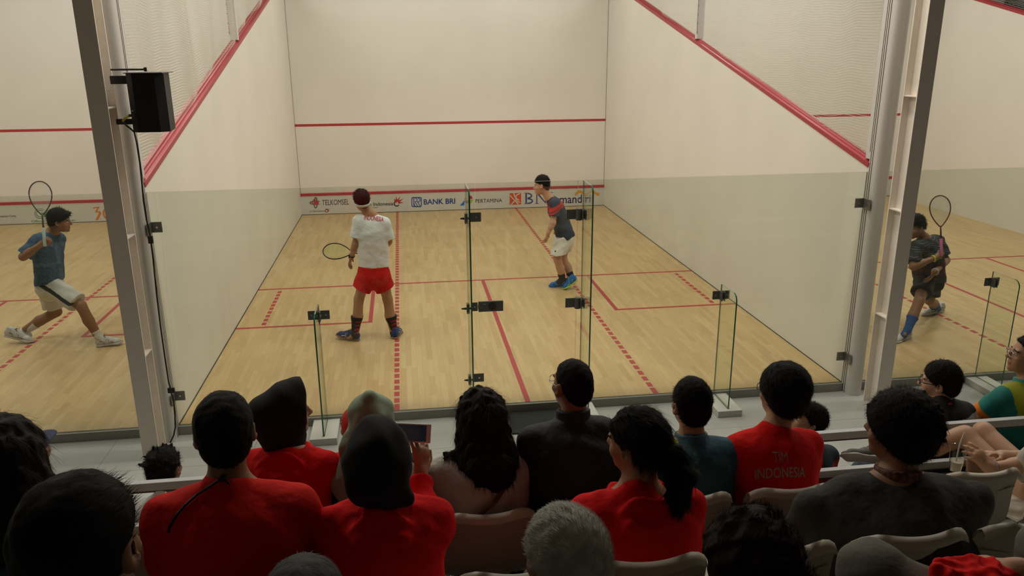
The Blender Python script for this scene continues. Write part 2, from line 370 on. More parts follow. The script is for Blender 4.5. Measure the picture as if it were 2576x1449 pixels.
tin_text('by Telkom Indonesia', 780, 817, 529, 534, P_BLK)
poly_decal('logo', ring(822, 530, 4.6, 4.4, 1.3), P_BLK); poly_decal('logo', wings(822.5, 530, 6.5), P_RED, lift=.0024)
tin_text('Telkom Indonesia', 893, 989, 509, 518, P_BLK, bold=.01)
tin_text('the world in your hand', 900, 950, 521, 525, P_BLK, shear=.3)
poly_decal('logo', ring(998, 512, 7.6, 7.6, 2.6, 30, 300), P_BLK); poly_decal('logo', wings(998, 510, 15)+ring(1000, 509, 5, 4, 2.5, 150, 330), P_RED, lift=.0024)
tin_text('BANK BRI', 1066, 1145, 500, 513.5, P_BLU, bold=.02)
def rrect(x0, y0, x1, y1, r, n=5):
    o = []
    for cx, cy, a in ((x1-r, y1-r, 0), (x0+r, y1-r, 90), (x0+r, y0+r, 180), (x1-r, y0+r, 270)):
        for i in range(n+1):
            t = math.radians(a+90*i/n); o.append((cx+r*math.cos(t), cy+r*math.sin(t)))
    return o
ro, ri = rrect(1035, 495.5, 1061, 521, 4.5), rrect(1037.2, 497.7, 1058.8, 518.8, 3)
poly_decal('logo', [[ro[i], ro[(i+1) % len(ro)], ri[(i+1) % len(ri)], ri[i]] for i in range(len(ro))], P_BLU)
bar = lambda a, b, w=1.0: [(a[0]-w, a[1]), (a[0]+w, a[1]), (b[0]+w, b[1]), (b[0]-w, b[1])]
poly_decal('logo', [bar((1041, 498), (1041, 518)), bar((1050, 507), (1057, 519)), bar((1044, 508), (1051, 519))]+ring(1044, 503, 6.5, 5.5, 1.8, -90, 90)+ring(1051.5, 503, 6.5, 5.5, 1.8, -90, 90)+ring(1051, 514, 10, 7, 1.8, 95, 200), P_BLU, lift=.0024)
tin_text('PERTAMINA', 1196, 1263, 500, 509.5, P_BLK, bold=.006)
poly_decal('logo', [[(1157, 517), (1169, 503), (1168, 516), (1166, 517)]], P_SKY); poly_decal('logo', [[(1178, 493), (1186, 492), (1189, 500), (1180, 501)]]+[[(1168, 502), (1171, 497+i), (1173+i, 501)] for i in (0, -4)], P_RED, lift=.002); poly_decal('logo', [[(1178, 503), (1190, 502), (1185, 511), (1178, 511)]], P_LIME, lift=.0024); poly_decal('logo', ring(1174, 507, 4.5, 6, 1.5, 60, 300), P_RED, lift=.0028)
poly_decal('logo', [[(1282, 486), (1311, 485), (1311, 514), (1282, 515)]], P_ORG)
poly_decal('logo', ring(1309, 498, 13, 12, 2.4, 90, 270, 18)+[[(1282, 492), (1284, 491), (1305, 513), (1302, 514)], [(1284, 515), (1293, 505), (1295, 507), (1287, 515)]]+ring(1318, 484, 27, 24, 3, 118, 178, 14), P_WHT, lift=.0026)
def serif_BN():
    X = lambda x0, x1, y0, y1: [(x0, y0), (x1, y0), (x1, y1), (x0, y1)]
    B = [X(1321.5, 1325.5, 485.5, 512.5), X(1319, 1329, 485, 486.4), X(1319, 1329, 511.6, 513)]+ring(1327, 492.3, 12, 7.3, 3.4, -90, 90, 14)+ring(1327, 505.6, 14, 7.6, 3.6, -90, 90, 14)
    N = [X(1349, 1351.6, 485, 512), X(1346, 1355, 511, 512.4), [(1347, 484), (1353, 484), (1374, 511), (1372.5, 512)], X(1370.8, 1373.4, 484, 511), X(1367.5, 1377, 483.4, 484.8), X(1346, 1353, 484, 485.3)]
    I = [X(1383.5, 1387.5, 483.5, 510.5), X(1380.5, 1390.5, 483, 484.4), X(1380.5, 1390.5, 509.8, 511.2)]
    return B+N+I
poly_decal('lettering', serif_BN(), P_TEAL)
tin_text('mandiri', 1408, 1486, 490, 511, P_NAVY, bold=.012)
def ribbon(pts, w):
    return [[(a[0], a[1]-w), (b[0], b[1]-w), (b[0], b[1]+w), (a[0], a[1]+w)] for a, b in zip(pts[:-1], pts[1:])]
wv = [(1446+i*2.0, 486.5-4*math.sin(i/31*4*math.pi-.9)-i*.06) for i in range(32)]
poly_decal('logo', ribbon(wv, 3.6), P_YEL)
# left court tin
tin_text('Communications Corp.', -32, 41, 541.5, 548, P_BLK, TINL, bold=.01)
poly_decal('lettering', ring(101, 537, 14, 13, 1.3, 30, 320)+ring(101, 537, 10, 9, 1.3, 30, 320)+[[(101, 535.5), (113, 535), (113, 537), (101, 537)], [(111, 536), (113, 536), (113, 546), (111, 546)]]+[[(116, 530), (118, 530), (118, 546), (116, 546)], [(113.5, 531), (115, 531), (115, 546), (113.5, 546)]]+ring(122, 534, 6, 6, 1.2, 180, 290)+ring(134, 538, 9, 9, 1.2)+ring(134, 538, 6, 6, 1.2)+[[(143, 519), (145, 519), (145, 546), (143, 546)], [(149, 518), (151, 518), (151, 546), (149, 546)]]+ring(160, 537, 9, 9, 1.2)+ring(160, 537, 6, 6, 1.2), P_GRN, TINL)
tin_text('Official Mobile Partner', 79, 190, 552.5, 558, P_GRN, TINL)
poly_decal('lettering', [[(234, 522), (250, 520), (250, 523), (234, 524.5)], [(250, 520), (245, 531), (239.5, 532), (246, 522)], [(239, 532.5), (252, 531), (252, 534), (240, 534.5)], [(252, 531), (254.5, 537), (249, 537), (247, 533)], [(249, 537), (254.5, 537), (247, 553), (240, 553.5)]]+ring(272, 536, 14, 16, 4.5, 0, 360), P_OR2, TINL)

# ---------------------------------------------------------------- netting above the side walls
def net(xc, label, ymax=LEN, group=None):
    t = thing('court_net', label, 'net', (xc, 0, 2.3))
    b = MB(); top = 5.9
    def X(y, z): return xc+0.03*np.sin(y*2.1+z*1.3)+0.02*np.sin(y*5.3-z*.8)
    def sag(y): return 0.017*np.sin(y*4.7)+.009*np.sin(y*11.3+1)
    h = 0.0013
    for z in np.arange(2.2, top, 0.026):
        y1 = min(LEN, (z-2.19-.06)/((4.57-2.19)/LEN)); y0 = 0.12
        if y1-y0 < .08: continue
        ys = np.linspace(y0, min(y1, ymax), max(3, int((y1-y0)/.09)))
        b.tube(np.stack([X(ys, z), ys, z+sag(ys)*np.minimum(1, (ys-y0)/.3)], 1), h, 3, caps=False)
    for y in np.arange(0.14, min(LEN, ymax), 0.026):
        z0 = zrail(y)+.045; zs = np.linspace(z0, top, 14)
        b.tube(np.stack([X(y, zs), np.full(14, y)+.006*np.sin(zs*5), zs], 1), h*.8, 3, caps=False)
    b.build('netting', M_NET, t)
    b = MB(); zs = np.arange(2.3, top, .1); b.tube(np.stack([np.full(len(zs), xc), .11+.012*np.sin(zs*18), zs], 1), .0035, 5)
    ys = np.linspace(.12, ymax-.05, 60); b.tube(np.stack([np.full(60, xc), ys, zrail(ys)+.05+.006*np.sin(ys*40)], 1), .0035, 5)
    b.build('edge_cord', mat('edge_cord', (.42, .37, .28), .8), t)
    b = MB()
    for z in np.arange(2.35, top, 0.155): b.tube([(xc, .06, z), (xc, .115, z+.004)], .0035, 5)
    b.tube([(xc, .062, 2.3), (xc, .062, top)], .003, 5)
    b.build('lacing', M_ROPE, t, label='dark lacing cords tying the net to the post')
    return t
net(-HW-WT/2, 'cream net hanging above the left side wall behind the black loudspeaker')
net(HW+WT/2, 'cream net hanging above the right side wall of the middle court')
net(RX+WT/2, 'grey corner of net above the right court wall, top right of picture')
def net_post(x, y, label, z1=6.0, w=.05):
    t = thing('net_post', label, 'post', (x, y, zrail(y)))
    MB().box((x-w, y-w*.8, zrail(y)+.03), (x+w, y+w*.8, z1), bev=.006).build('post', M_WHITE, t)
    MB().tube([(x, y, zrail(y)+.0), (x, y, zrail(y)+.035)], .03, 10).build('foot', mat('rusty_foot', (.12, .07, .05), .6), t)
    b = MB()
    for z in np.arange(zrail(y)+.12, z1, .12): b.tube([(x-w-.004, y-w*.8, z), (x-w-.006, y-w*.8-.03, z+.01)], .004, 5)
    b.tube([(x-w-.004, y-w*.8, zrail(y)+.1), (x-w-.004, y-w*.8, z1)], .003, 5); b.build('lacing', M_ROPE, t)
net_post(-HW-WT/2, 4.78, 'white net post standing on the left red rail')
net_post(HW+WT/2, 4.72, 'white net post rising from the middle of the right red rail')
net_post(HW+WT/2, 0.06, 'white square net post at the lower end of the right red rail', w=.045)
net_post(-HW-WT/2, 0.06, 'white square net post at the lower end of the left red rail, behind the loudspeaker', w=.045)

# ---------------------------------------------------------------- wall-end aluminium posts and steel columns
def end_post(xa, side, label):
    "side=+1: court of the camera lies at smaller x"
    t = thing('wall_end_post', label, 'post', (xa, -0.06, FLZ)); xi = xa-side*WT/2; xo = xi+side*.155; xm = (xi+xo)/2
    b = MB(); ang = np.linspace(0, math.pi, 25)
    poly = [(xi, 0.0), (xi, -0.055)]+[(xm-side*.0755*math.cos(a), -0.06-0.088*math.sin(a)**.8) for a in ang]+[(xo, -.055), (xo, 0)]
    if side < 0: poly = poly[::-1]
    b.prism(poly, (0, 0, FLZ), (1, 0, 0), (0, 1, 0), (0, 0, 6.2)); b.build('profile', M_ALU, t, smooth=True).data.set_sharp_from_angle(angle=.5)
    for y in (-0.02, -0.05): MB().box((min(xi-side*.0015, xi), y-.004, FLZ+.001), (max(xi-side*.0015, xi), y+.004, 6.1)).build('groove', M_GAP, t, label='dark groove running up the post')
    return t
end_post(-HW-WT/2, -1, 'rounded aluminium post at the end of the left court wall, beside the loudspeaker cable')
end_post(HW+WT/2, 1, 'rounded aluminium post at the end of the right court wall')
def column(xc, w, yf, yb, label, zs):
    t = thing('steel_column', label, 'column', (xc, (yf+yb)/2, FLZ))
    MB().box((xc-w/2, yf, FLZ), (xc+w/2, yf+.012, 6.6)).build('flange', M_STEEL, t)
    MB().box((xc-w/2, yb-.012, FLZ), (xc+w/2, yb, 6.6)).build('flange', M_STEEL, t)
    MB().box((xc-.005, yf+.012, FLZ), (xc+.005, yb-.012, 6.6)).build('web', M_STEEL, t)
    for z in zs: MB().box((xc-w/2+.003, yf+.012, z-.005), (xc+w/2-.003, yb-.012, z+.005)).build('stiffener', M_STEEL, t)
    return t
column(-3.31, 0.135, -.45, -.25, 'grey steel column left of the middle court with the loudspeaker on it', [at(x, y, -.4)[2] for x, y in ((285, 272), (335, 598), (382, 893))]+[4.4])
column(3.352, 0.135, -.45, -.25, 'grey steel column right of the middle court', [at(x, y, -.4)[2] for x, y in ((2285, 243), (2240, 532), (2207, 800))]+[4.4])

# sill below the glass
b = MB().box((-10, -0.02, FLZ), (-HW-WT, 0.028, 0.0)); tag(b.build('glass_sill', M_SILL), 'grey metal sill under the glass of the left court', 'sill')
b = MB().box((-HW, -0.02, FLZ), (HW, 0.028, 0.0)); tag(b.build('glass_sill', M_SILL), 'long grey metal sill under the glass of the middle court', 'sill')
b = MB().box((HW+WT, -0.02, FLZ), (RX, 0.028, 0.0)); tag(b.build('glass_sill', M_SILL), 'grey metal sill under the glass of the right court', 'sill')

# ---------------------------------------------------------------- glass back wall
GH = 2.122
def pane(x0, x1, label, name='glass_screen', cat='glass screen'):
    V = [[x, y, z] for x in (x0, x1) for y in (0.004, 0.016) for z in (0.0015, GH)]
    F = [[0, 4, 5, 1], [2, 3, 7, 6], [0, 1, 3, 2], [4, 6, 7, 5], [1, 5, 7, 3], [0, 2, 6, 4]]
    t = thing(name, label, cat, ((x0+x1)/2, 0.01, 0)); obj('pane', V, F, [M_GLASS, M_GTOP], t, mi=[0, 0, 1, 1, 1, 1]); return t
G_L = pane(-HW+.004, -0.473, 'wide glass panel between the left wall and the glass door')
G_D = pane(-0.467, 0.446, 'glass door between the two tall glass fins', 'glass_door', 'door')
G_R = pane(0.452, HW-.004, 'wide glass panel between the glass door and the right wall')
pane(-PITCH-HW, -HW-WT-.004, 'glass panel across the back of the left court')
pane(HW+WT+.004, PITCH-0.47, 'glass panel at the back of the right court beside the right steel column')
pane(PITCH-.46, RX, 'glass panel farther along the right court, out at the picture edge')
def fin(x, h, dep, label, block, th=.013):
    t = thing('glass_fin', label, 'glass fin', (x, 0, FLZ))
    r = .07; prof = [(0.0, .001), (-dep, .001), (-dep, h-r)]+[(-dep+r-r*math.cos(a), h-r+r*math.sin(a)) for a in np.linspace(0, math.pi/2, 8)[1:]]+[(0.0, h)]
    n = len(prof); z0 = FLZ+.0668
    prof = [(y-.006, z0 if z < .01 else z) for y, z in prof]
    V = [(x-th/2, y, z) for y, z in prof]+[(x+th/2, y, z) for y, z in prof]
    F = [list(range(n)), list(range(n, 2*n))[::-1]]+[[i, n+i, n+(i+1) % n, (i+1) % n] for i in range(n)]
    obj('fin', V, F, [M_FIN, M_GEDGE, M_GTOP], t, mi=[0, 0]+[2]+[1]+[1]*(n-4)+[2]+[2])
    if block:
        t2 = thing('fin_base', block, 'base block', (x, -.2, FLZ)); MB().box((x-.118, -.415, FLZ), (x+.118, -.021, FLZ+.065), bev=.003).build('block', M_WHITE, t2)
        MB().box((x-.009, -.37, FLZ+.0651), (x+.009, -.022, FLZ+.0665)).build('slot', M_GAP, t2)
    return t
F1 = fin(-1.884, 1.09, .36, 'low glass fin with a corner clamp, left of the white shirted player', 'white base block under the low left glass fin')
F2 = fin(-0.553, GH, .36, 'tall glass fin on the lock side of the glass door', 'white base block under the tall fin on the lock side of the door')
F3 = fin(0.496, GH, .36, 'tall glass fin on the hinge side of the glass door', 'white base block under the tall fin on the hinge side of the door')
F4 = fin(1.848, 1.10, .36, 'low glass fin with a corner clamp near the right wall of the middle court', 'white base block under the low right glass fin')
F5 = fin(4.664, 1.10, .36, 'low glass fin at the back of the right court near the picture edge', 'white base block under the fin of the right court')
def clampT(parent, x, z, w0, w1, arm=.07, y=-.004):
    "patch fitting: plate on the pane plus two cheeks on the fin"
    MB().box((x-w0, y-.008, z-.042), (x+w1, y, z+.042), bev=.004).build('clamp_plate', M_FIT, parent)
    for s in (-1, 1): MB().box((x+s*.0135-.005, y-arm, z-.045), (x+s*.0135+.005, y-.008, z+.045), bev=.002).build('clamp_cheek', M_FIT, parent)
    for dx in (-w0*.66, w1*.66):
        if dx: MB().tube([(x+dx, y-.006, z), (x+dx, y-.012, z)], .007, 8).build('bolt', M_BOLT, parent)
    for s in (-1, 1): MB().tube([(x+s*.018, y-arm*.55, z), (x+s*.026, y-arm*.55, z)], .008, 8).build('bolt', M_BOLT, parent)
clampT(F1, -1.884, at(800, 792, 0)[2], .095, .095); clampT(F4, 1.848, at(1818, 741, 0)[2], .085, .085); clampT(F5, 4.664, at(2496, 708, 0)[2], .08, .08)
# lock side of the door
for py in (546, 950):
    z = at(1190, py, 0)[2]; clampT(F2, -.553, z, .0, .13); MB().tube([(-.575, -.05, z), (-.61, -.05, z)], [.012, .006], 8).build('knob', M_BLACK, F2)
z = at(1215, 770, 0)[2]; clampT(F2, -.553, z, .0, .085); MB().tube([(-.575, -.05, z), (-.62, -.05, z)], [.012, .006], 8).build('knob', M_BLACK, F2)
lk = MB().box((-.462, -.02, z-.05), (-.235, .003, z+.048), bev=.004).build('lock_case', M_FIT, G_D)
MB().box((-.474, -.016, z-.022), (-.452, -.0, z+.02)).build('latch', mat('brass_latch', (.55, .48, .34), .35, metal=.5), lk)
b = MB(); b.tube([(-.335, -.0195, z+.0), (-.335, -.026, z)], .036, 18); b.build('lock_disc', mat('lock_disc', (.06, .055, .045), .35, metal=.5), lk)
MB().box((-.42, -.0215, z+.022), (-.395, -.0205, z+.027)).build('maker_mark', M_BOLT, lk)
# hinges on the other side
for py in (538, 760):
    z = at(1455, py, 0)[2]
    h = MB().box((.345, -.012, z-.045), (.435, .003, z+.045), bev=.003).build('hinge', M_FIT, G_D)
    MB().tube([(.455, -.02, z-.052), (.455, -.02, z+.052)], .028, 14).build('knuckle', M_FIT, h)
    MB().box((.475, -.012, z-.04), (.505, .003, z+.04), bev=.003).build('hinge_leaf', M_FIT, F3)
    for s in (-1, 1): MB().box((.496+s*.0135-.005, -.07, z-.045), (.496+s*.0135+.005, -.006, z+.045), bev=.002).build('clamp_cheek', M_FIT, F3)
    MB().tube([(.514, -.04, z), (.527, -.04, z)], .008, 8).build('bolt', M_BOLT, F3)
# small L clamps at the walls
for (px, py, sx, par) in ((378, 572, -1, G_L), (437, 996, -1, G_L), (2176, 510, 1, G_R), (2125, 895, 1, G_R)):
    z = at(px, py, 0)[2]; x = sx*HW
    c = MB().box((min(x, x-sx*.095), -.008, z-.045), (max(x, x-sx*.095), .002, z+.045), bev=.003).build('wall_clamp', mat('clamp_grey', (.22, .215, .19), .35, metal=.5), par)
    MB().box((min(x-sx*.001, x-sx*.011), -.11, z-.055), (max(x-sx*.001, x-sx*.011), -.004, z+.045), bev=.003).build('clamp_return', MATS['clamp_grey'], c)
    MB().tube([(x-sx*.055, -.006, z), (x-sx*.055, -.013, z)], .008, 8).build('bolt', M_BOLT, c); MB().tube([(x-sx*.008, -.075, z), (x-sx*.016, -.075, z)], .007, 8).build('bolt', M_BOLT, c)

# door mat
t = MB().box((-.22, -.46, FLZ), (.37, -.03, FLZ+.016), bev=.004).build('door_mat', mat('mat_rubber', (.035, .04, .036), .9, bump=.8, bscale=180)); tag(t, 'dark ribbed mat on the floor before the glass door', 'mat')

# ---------------------------------------------------------------- court lamps (above the picture)
for (x, y) in COURT_LIGHTS:
    g = 'left' if x < -3.3 else ('right' if x > 3.3 else 'middle')
    t = thing('ceiling_lamp', 'rectangular lamp hung over the %s court' % g, 'lamp', (x, y, LIGHT_Z), group='lamps over the %s court' % g)
    MB().box((x-.66, y-.36, LIGHT_Z), (x+.66, y+.36, LIGHT_Z+.09), bev=.01).build('housing', M_WHITE, t)
    for dx in (-.5, .5): MB().tube([(x+dx, y, LIGHT_Z+.09), (x+dx, y, CEIL)], .006, 6).build('hanger', M_ALU, t)

for x in (-6.0, -2.0, 2.0, 6.0):  # added unseen lamps with housings, placed to brighten spectators but not column fronts
    ld = bpy.data.lights.new('walkway_fill_light', 'AREA'); ld.shape = 'DISK'; ld.size = 0.5; ld.energy = 72; ld.color = (1, .93, .82)
    lo = bpy.data.objects.new('walkway_fill_light', ld); COL.objects.link(lo); lo.location = (x, -0.25, 6.38)
    t = thing('ceiling_lamp', 'added round fill lamp over the walkway, out of view, brightening the spectators', 'lamp', (x, -0.25, 6.4), group='added fill lamps over the walkway')
    MB().tube([(x, -0.25, 6.395), (x, -0.25, CEIL)], .27, 20).build('housing', M_WHITE, t)

for x in (-4.5, 0.0, 4.5):  # weak fill added above the seats to lift ambient light on the spectators
    ld = bpy.data.lights.new('stand_fill_light', 'AREA'); ld.shape = 'DISK'; ld.size = 0.4; ld.energy = 1.5; ld.color = (1, .92, .80)
    lo = bpy.data.objects.new('stand_fill_light', ld); COL.objects.link(lo); lo.location = (x, -5.0, 6.38)
    t = thing('ceiling_lamp', 'added dim fill lamp over the seats, out of view', 'lamp', (x, -5.0, 6.4), group='added fill lamps over the seats')
    MB().tube([(x, -5.0, 6.395), (x, -5.0, CEIL)], .22, 20).build('housing', M_WHITE, t)
# ---------------------------------------------------------------- implicit bodies: blended limbs turned into one continuous skin
class Sdf:
    def __init__(s): s.P = []
    def rc(s, a, b, ra, rb=None, k=.02, clip=None, op=1):
        s.P.append(('rc', A(*a), A(*b), ra, ra if rb is None else rb, k, clip, op)); return s
    def el(s, c, r, R=None, k=.02, clip=None, op=1):
        s.P.append(('el', A(*c), A(*r), np.eye(3) if R is None else np.asarray(R, float), None, k, clip, op)); return s
    def fl(s, a, b, ra, rb, n, q, k=.03, clip=None, op=1):
        "round cone flattened along direction n by factor q"
        s.P.append(('fl', A(*a), A(*b), ra, rb, k, clip, op, nrm(n), q)); return s
    def mesh(s, h, noise=None, cuts=()):
        lo = np.full(3, 1e9); hi = -lo; bb = []
        for p in s.P:
            if p[0] == 'el': r = np.abs(p[3])@p[2]; a, b = p[1]-r, p[1]+r
            else:
                r = max(p[3], p[4]); a, b = np.minimum(p[1], p[2])-r, np.maximum(p[1], p[2])+r
            bb.append((a, b))
            if p[7] > 0: lo = np.minimum(lo, a); hi = np.maximum(hi, b)
        lo -= 3*h; hi += 3*h; n = np.ceil((hi-lo)/h).astype(int)+1
        G = np.full(n, 1.0, np.float32); ax = [(lo[i]+h*np.arange(n[i])).astype(np.float32) for i in range(3)]
        for p, (a, b) in zip(s.P, bb):
            k = p[5]; m = k+4*h
            i0 = np.maximum(0, np.floor((a-m-lo)/h).astype(int)); i1 = np.minimum(n, np.ceil((b+m-lo)/h).astype(int)+1)
            if (i1 <= i0).any(): continue
            X = ax[0][i0[0]:i1[0], None, None]; Y = ax[1][None, i0[1]:i1[1], None]; Z = ax[2][None, None, i0[2]:i1[2]]
            if p[0] == 'el':
                x, y, z = X-p[1][0], Y-p[1][1], Z-p[1][2]; R = p[3]; e = [(x*R[0, j]+y*R[1, j]+z*R[2, j])/p[2][j] for j in range(3)]
                k0 = np.sqrt(e[0]**2+e[1]**2+e[2]**2)+1e-6; k1 = np.sqrt((e[0]/p[2][0])**2+(e[1]/p[2][1])**2+(e[2]/p[2][2])**2)+1e-6
                d = k0*(k0-1)/k1
            else:
                ba = p[2]-p[1]; x, y, z = X-p[1][0], Y-p[1][1], Z-p[1][2]
                if p[0] == 'fl':
                    nn, q = p[8], p[9]; g = (1/q-1); dt = (x*nn[0]+y*nn[1]+z*nn[2])*g; x = x+nn[0]*dt; y = y+nn[1]*dt; z = z+nn[2]*dt; ba = ba+nn*(ba@nn)*g
                L2 = max(float(ba@ba), 1e-9); t = np.clip((x*ba[0]+y*ba[1]+z*ba[2])/L2, 0, 1)
                d = np.sqrt((x-t*ba[0])**2+(y-t*ba[1])**2+(z-t*ba[2])**2)-(p[3]+(p[4]-p[3])*t)
                if p[0] == 'fl': d = d*(0.5+0.5*p[9])
            if p[6] is not None:
                for (c, nv) in (p[6] if isinstance(p[6], list) else [p[6]]):
                    nv = nrm(nv); d = np.maximum(d, (X-c[0])*nv[0]+(Y-c[1])*nv[1]+(Z-c[2])*nv[2])
            S = G[i0[0]:i1[0], i0[1]:i1[1], i0[2]:i1[2]]
            if p[7] > 0:
                hh = np.clip(.5+.5*(S-d)/k, 0, 1); S[...] = S*(1-hh)+d*hh-k*hh*(1-hh)
            else:
                d = -d; hh = np.clip(.5+.5*(d-S)/k, 0, 1); S[...] = S*(1-hh)+d*hh+k*hh*(1-hh)
        X, Y, Z = ax[0][:, None, None], ax[1][None, :, None], ax[2][None, None, :]
        for (c, nv) in cuts:
            nv = nrm(nv); G = np.maximum(G, (X-c[0])*nv[0]+(Y-c[1])*nv[1]+(Z-c[2])*nv[2])
        if noise:
            amp, wl, seed = noise; rr = np.random.default_rng(seed); acc = 0
            for i in range(7):
                v = nrm(rr.normal(size=3)); w = 2*math.pi/(wl*rr.uniform(.6, 1.6)); ph = rr.uniform(0, 6.28)
                acc = acc+np.sin((X*v[0]+Y*v[1]+Z*v[2])*w+ph+1.3*np.sin((X*v[1]-Z*v[0]+Y*v[2])*w*.6))
            near = np.abs(G) < 0.05; G = G+np.where(near, (acc*amp/2.6).astype(np.float32), 0)
        return surface_net(G, lo, h)
def surface_net(G, lo, h):
    I = G < 0; n = np.array(G.shape)-1
    cs = [(i, j, k) for i in (0, 1) for j in (0, 1) for k in (0, 1)]
    cnt = sum(I[i:i+n[0], j:j+n[1], k:k+n[2]].astype(np.int8) for i, j, k in cs)
    act = (cnt > 0) & (cnt < 8); idx = np.argwhere(act); N = len(idx)
    vid = np.full(n, -1, np.int32); vid[act] = np.arange(N)
    val = {c: G[idx[:, 0]+c[0], idx[:, 1]+c[1], idx[:, 2]+c[2]].astype(float) for c in cs}
    acc = np.zeros((N, 3)); w = np.zeros(N)
    for a in range(3):
        for c in cs:
            if c[a]: continue
            d = list(c); d[a] = 1; d = tuple(d); va, vb = val[c], val[d]; m = (va < 0) != (vb < 0)
            t = np.where(m, va/np.where(m, va-vb, 1), 0); p = np.tile(np.array(c, float), (N, 1)); p[:, a] = t; acc[m] += p[m]; w[m] += 1
    V = lo+h*(idx+acc/w[:, None]); F = []
    for a in range(3):
        b, c = (a+1) % 3, (a+2) % 3; sl0 = [slice(None)]*3; sl1 = [slice(None)]*3; sl0[a] = slice(0, -1); sl1[a] = slice(1, None)
        A0, B0 = I[tuple(sl0)], I[tuple(sl1)]; ed = np.argwhere(A0 != B0); ed = ed[(ed[:, b] > 0) & (ed[:, c] > 0) & (ed[:, b] < n[b]) & (ed[:, c] < n[c])]
        if not len(ed): continue
        ins = A0[ed[:, 0], ed[:, 1], ed[:, 2]]; q = []
        for db, dc in ((-1, -1), (0, -1), (0, 0), (-1, 0)):
            e = ed.copy(); e[:, b] += db; e[:, c] += dc; q.append(vid[e[:, 0], e[:, 1], e[:, 2]])
        q = np.stack(q, 1); q[~ins] = q[~ins][:, ::-1]; F.append(q)
    F = np.concatenate(F); return V, F
def fast_obj(name, V, F, m, parent, mi=None, smooth=True, label=None):
    V = np.asarray(V, np.float32)-ORG[parent.name].astype(np.float32); F = np.asarray(F)
    me = bpy.data.meshes.new(name); me.vertices.add(len(V)); me.vertices.foreach_set('co', V.ravel())
    k = F.shape[1]; me.loops.add(F.size); me.loops.foreach_set('vertex_index', F.ravel().astype(np.int32)); me.polygons.add(len(F))
    me.polygons.foreach_set('loop_start', np.arange(0, F.size, k, dtype=np.int32)); me.polygons.foreach_set('loop_total', np.full(len(F), k, np.int32))
    for mm in (m if isinstance(m, (list, tuple)) else [m]): me.materials.append(mm)
    if mi is not None: me.polygons.foreach_set('material_index', np.asarray(mi, np.int32))
    me.update(calc_edges=True); me.polygons.foreach_set('use_smooth', np.full(len(F), smooth)); me.validate()
    o = bpy.data.objects.new(name, me); COL.objects.link(o); o.parent = parent; ORG[o.name] = ORG[parent.name]
    if label: o['label'] = label
    return o
def sdf_obj(name, S, h, m, parent, paint=None, noise=None, cuts=(), label=None, strands=None):
    V, F = S.mesh(h, noise, cuts); mi = paint(V[F].mean(1)) if paint else None
    if strands is None: return fast_obj(name, V, F, m, parent, mi, label=label)
    V, F, mi = add_strands(V, F, mi, **strands); return fast_obj(name, V, F, m, parent, mi, label=label)
def add_strands(V, F, mi, n=2500, length=.03, width=.0011, lift=.5, flow=(0, 0, -1), rand=.5, sel=None, seed=1, curl=0.0, smi=None, center=None):
    "fine hair blades rooted on the hair mass"
    r = np.random.default_rng(seed); Pq = V[F]; c = Pq.mean(1); nn = np.cross(Pq[:, 2]-Pq[:, 0], Pq[:, 3]-Pq[:, 1]); nn /= np.maximum(np.linalg.norm(nn, axis=1, keepdims=True), 1e-9)
    ok = np.arange(len(F)) if sel is None else np.where(sel(c))[0]
    if not len(ok): return V, F, mi
    i = r.choice(ok, n); u = r.random((n, 4)); u /= u.sum(1, keepdims=True); root = (Pq[i]*u[:, :, None]).sum(1); N = nn[i]
    fl = flow(root) if callable(flow) else np.tile(A(*flow), (n, 1)); fl = fl-N*(fl*N).sum(1, keepdims=True); fl /= np.maximum(np.linalg.norm(fl, axis=1, keepdims=True), 1e-6)
    d = N*lift+fl*(1-lift)+r.normal(size=(n, 3))*rand*.5; d /= np.linalg.norm(d, axis=1, keepdims=True)
    L = (length*r.uniform(.5, 1.25, n))[:, None]; side = np.cross(d, N); side /= np.maximum(np.linalg.norm(side, axis=1, keepdims=True), 1e-6)
    d2 = d*(1-curl)+fl*curl*1.2+A(0, 0, -.25)*(L/.06); d2 /= np.linalg.norm(d2, axis=1, keepdims=True)
    p0 = root-N*.002; p1 = root+d*L*.5; p2 = p1+d2*L*.5; w = width
    nv = len(V); VV = np.stack([p0-side*w, p0+side*w, p1+side*w*.8, p1-side*w*.8, p2+side*w*.15, p2-side*w*.15], 1).reshape(-1, 3); b = nv+6*np.arange(n)
    FF = np.concatenate([np.stack([b, b+1, b+2, b+3], 1), np.stack([b+3, b+2, b+4, b+5], 1)])
    if mi is not None: mi = np.concatenate([mi, np.full(len(FF), smi or 0)])
    return np.concatenate([V, VV]), np.concatenate([F, FF]), mi

def frame(yaw=0, pitch=0, roll=0):
    "columns right, forward, up; yaw>0 turns to the left (seen from above), pitch>0 looks up, roll>0 leans to its right"
    cy, sy, cp, sp, cr, sr = math.cos(yaw), math.sin(yaw), math.cos(pitch), math.sin(pitch), math.cos(roll), math.sin(roll)
    Z = np.array([[cy, -sy, 0], [sy, cy, 0], [0, 0, 1]]); X = np.array([[1, 0, 0], [0, cp, -sp], [0, sp, cp]]); Y = np.array([[cr, 0, sr], [0, 1, 0], [-sr, 0, cr]])
    return Z@X@Y

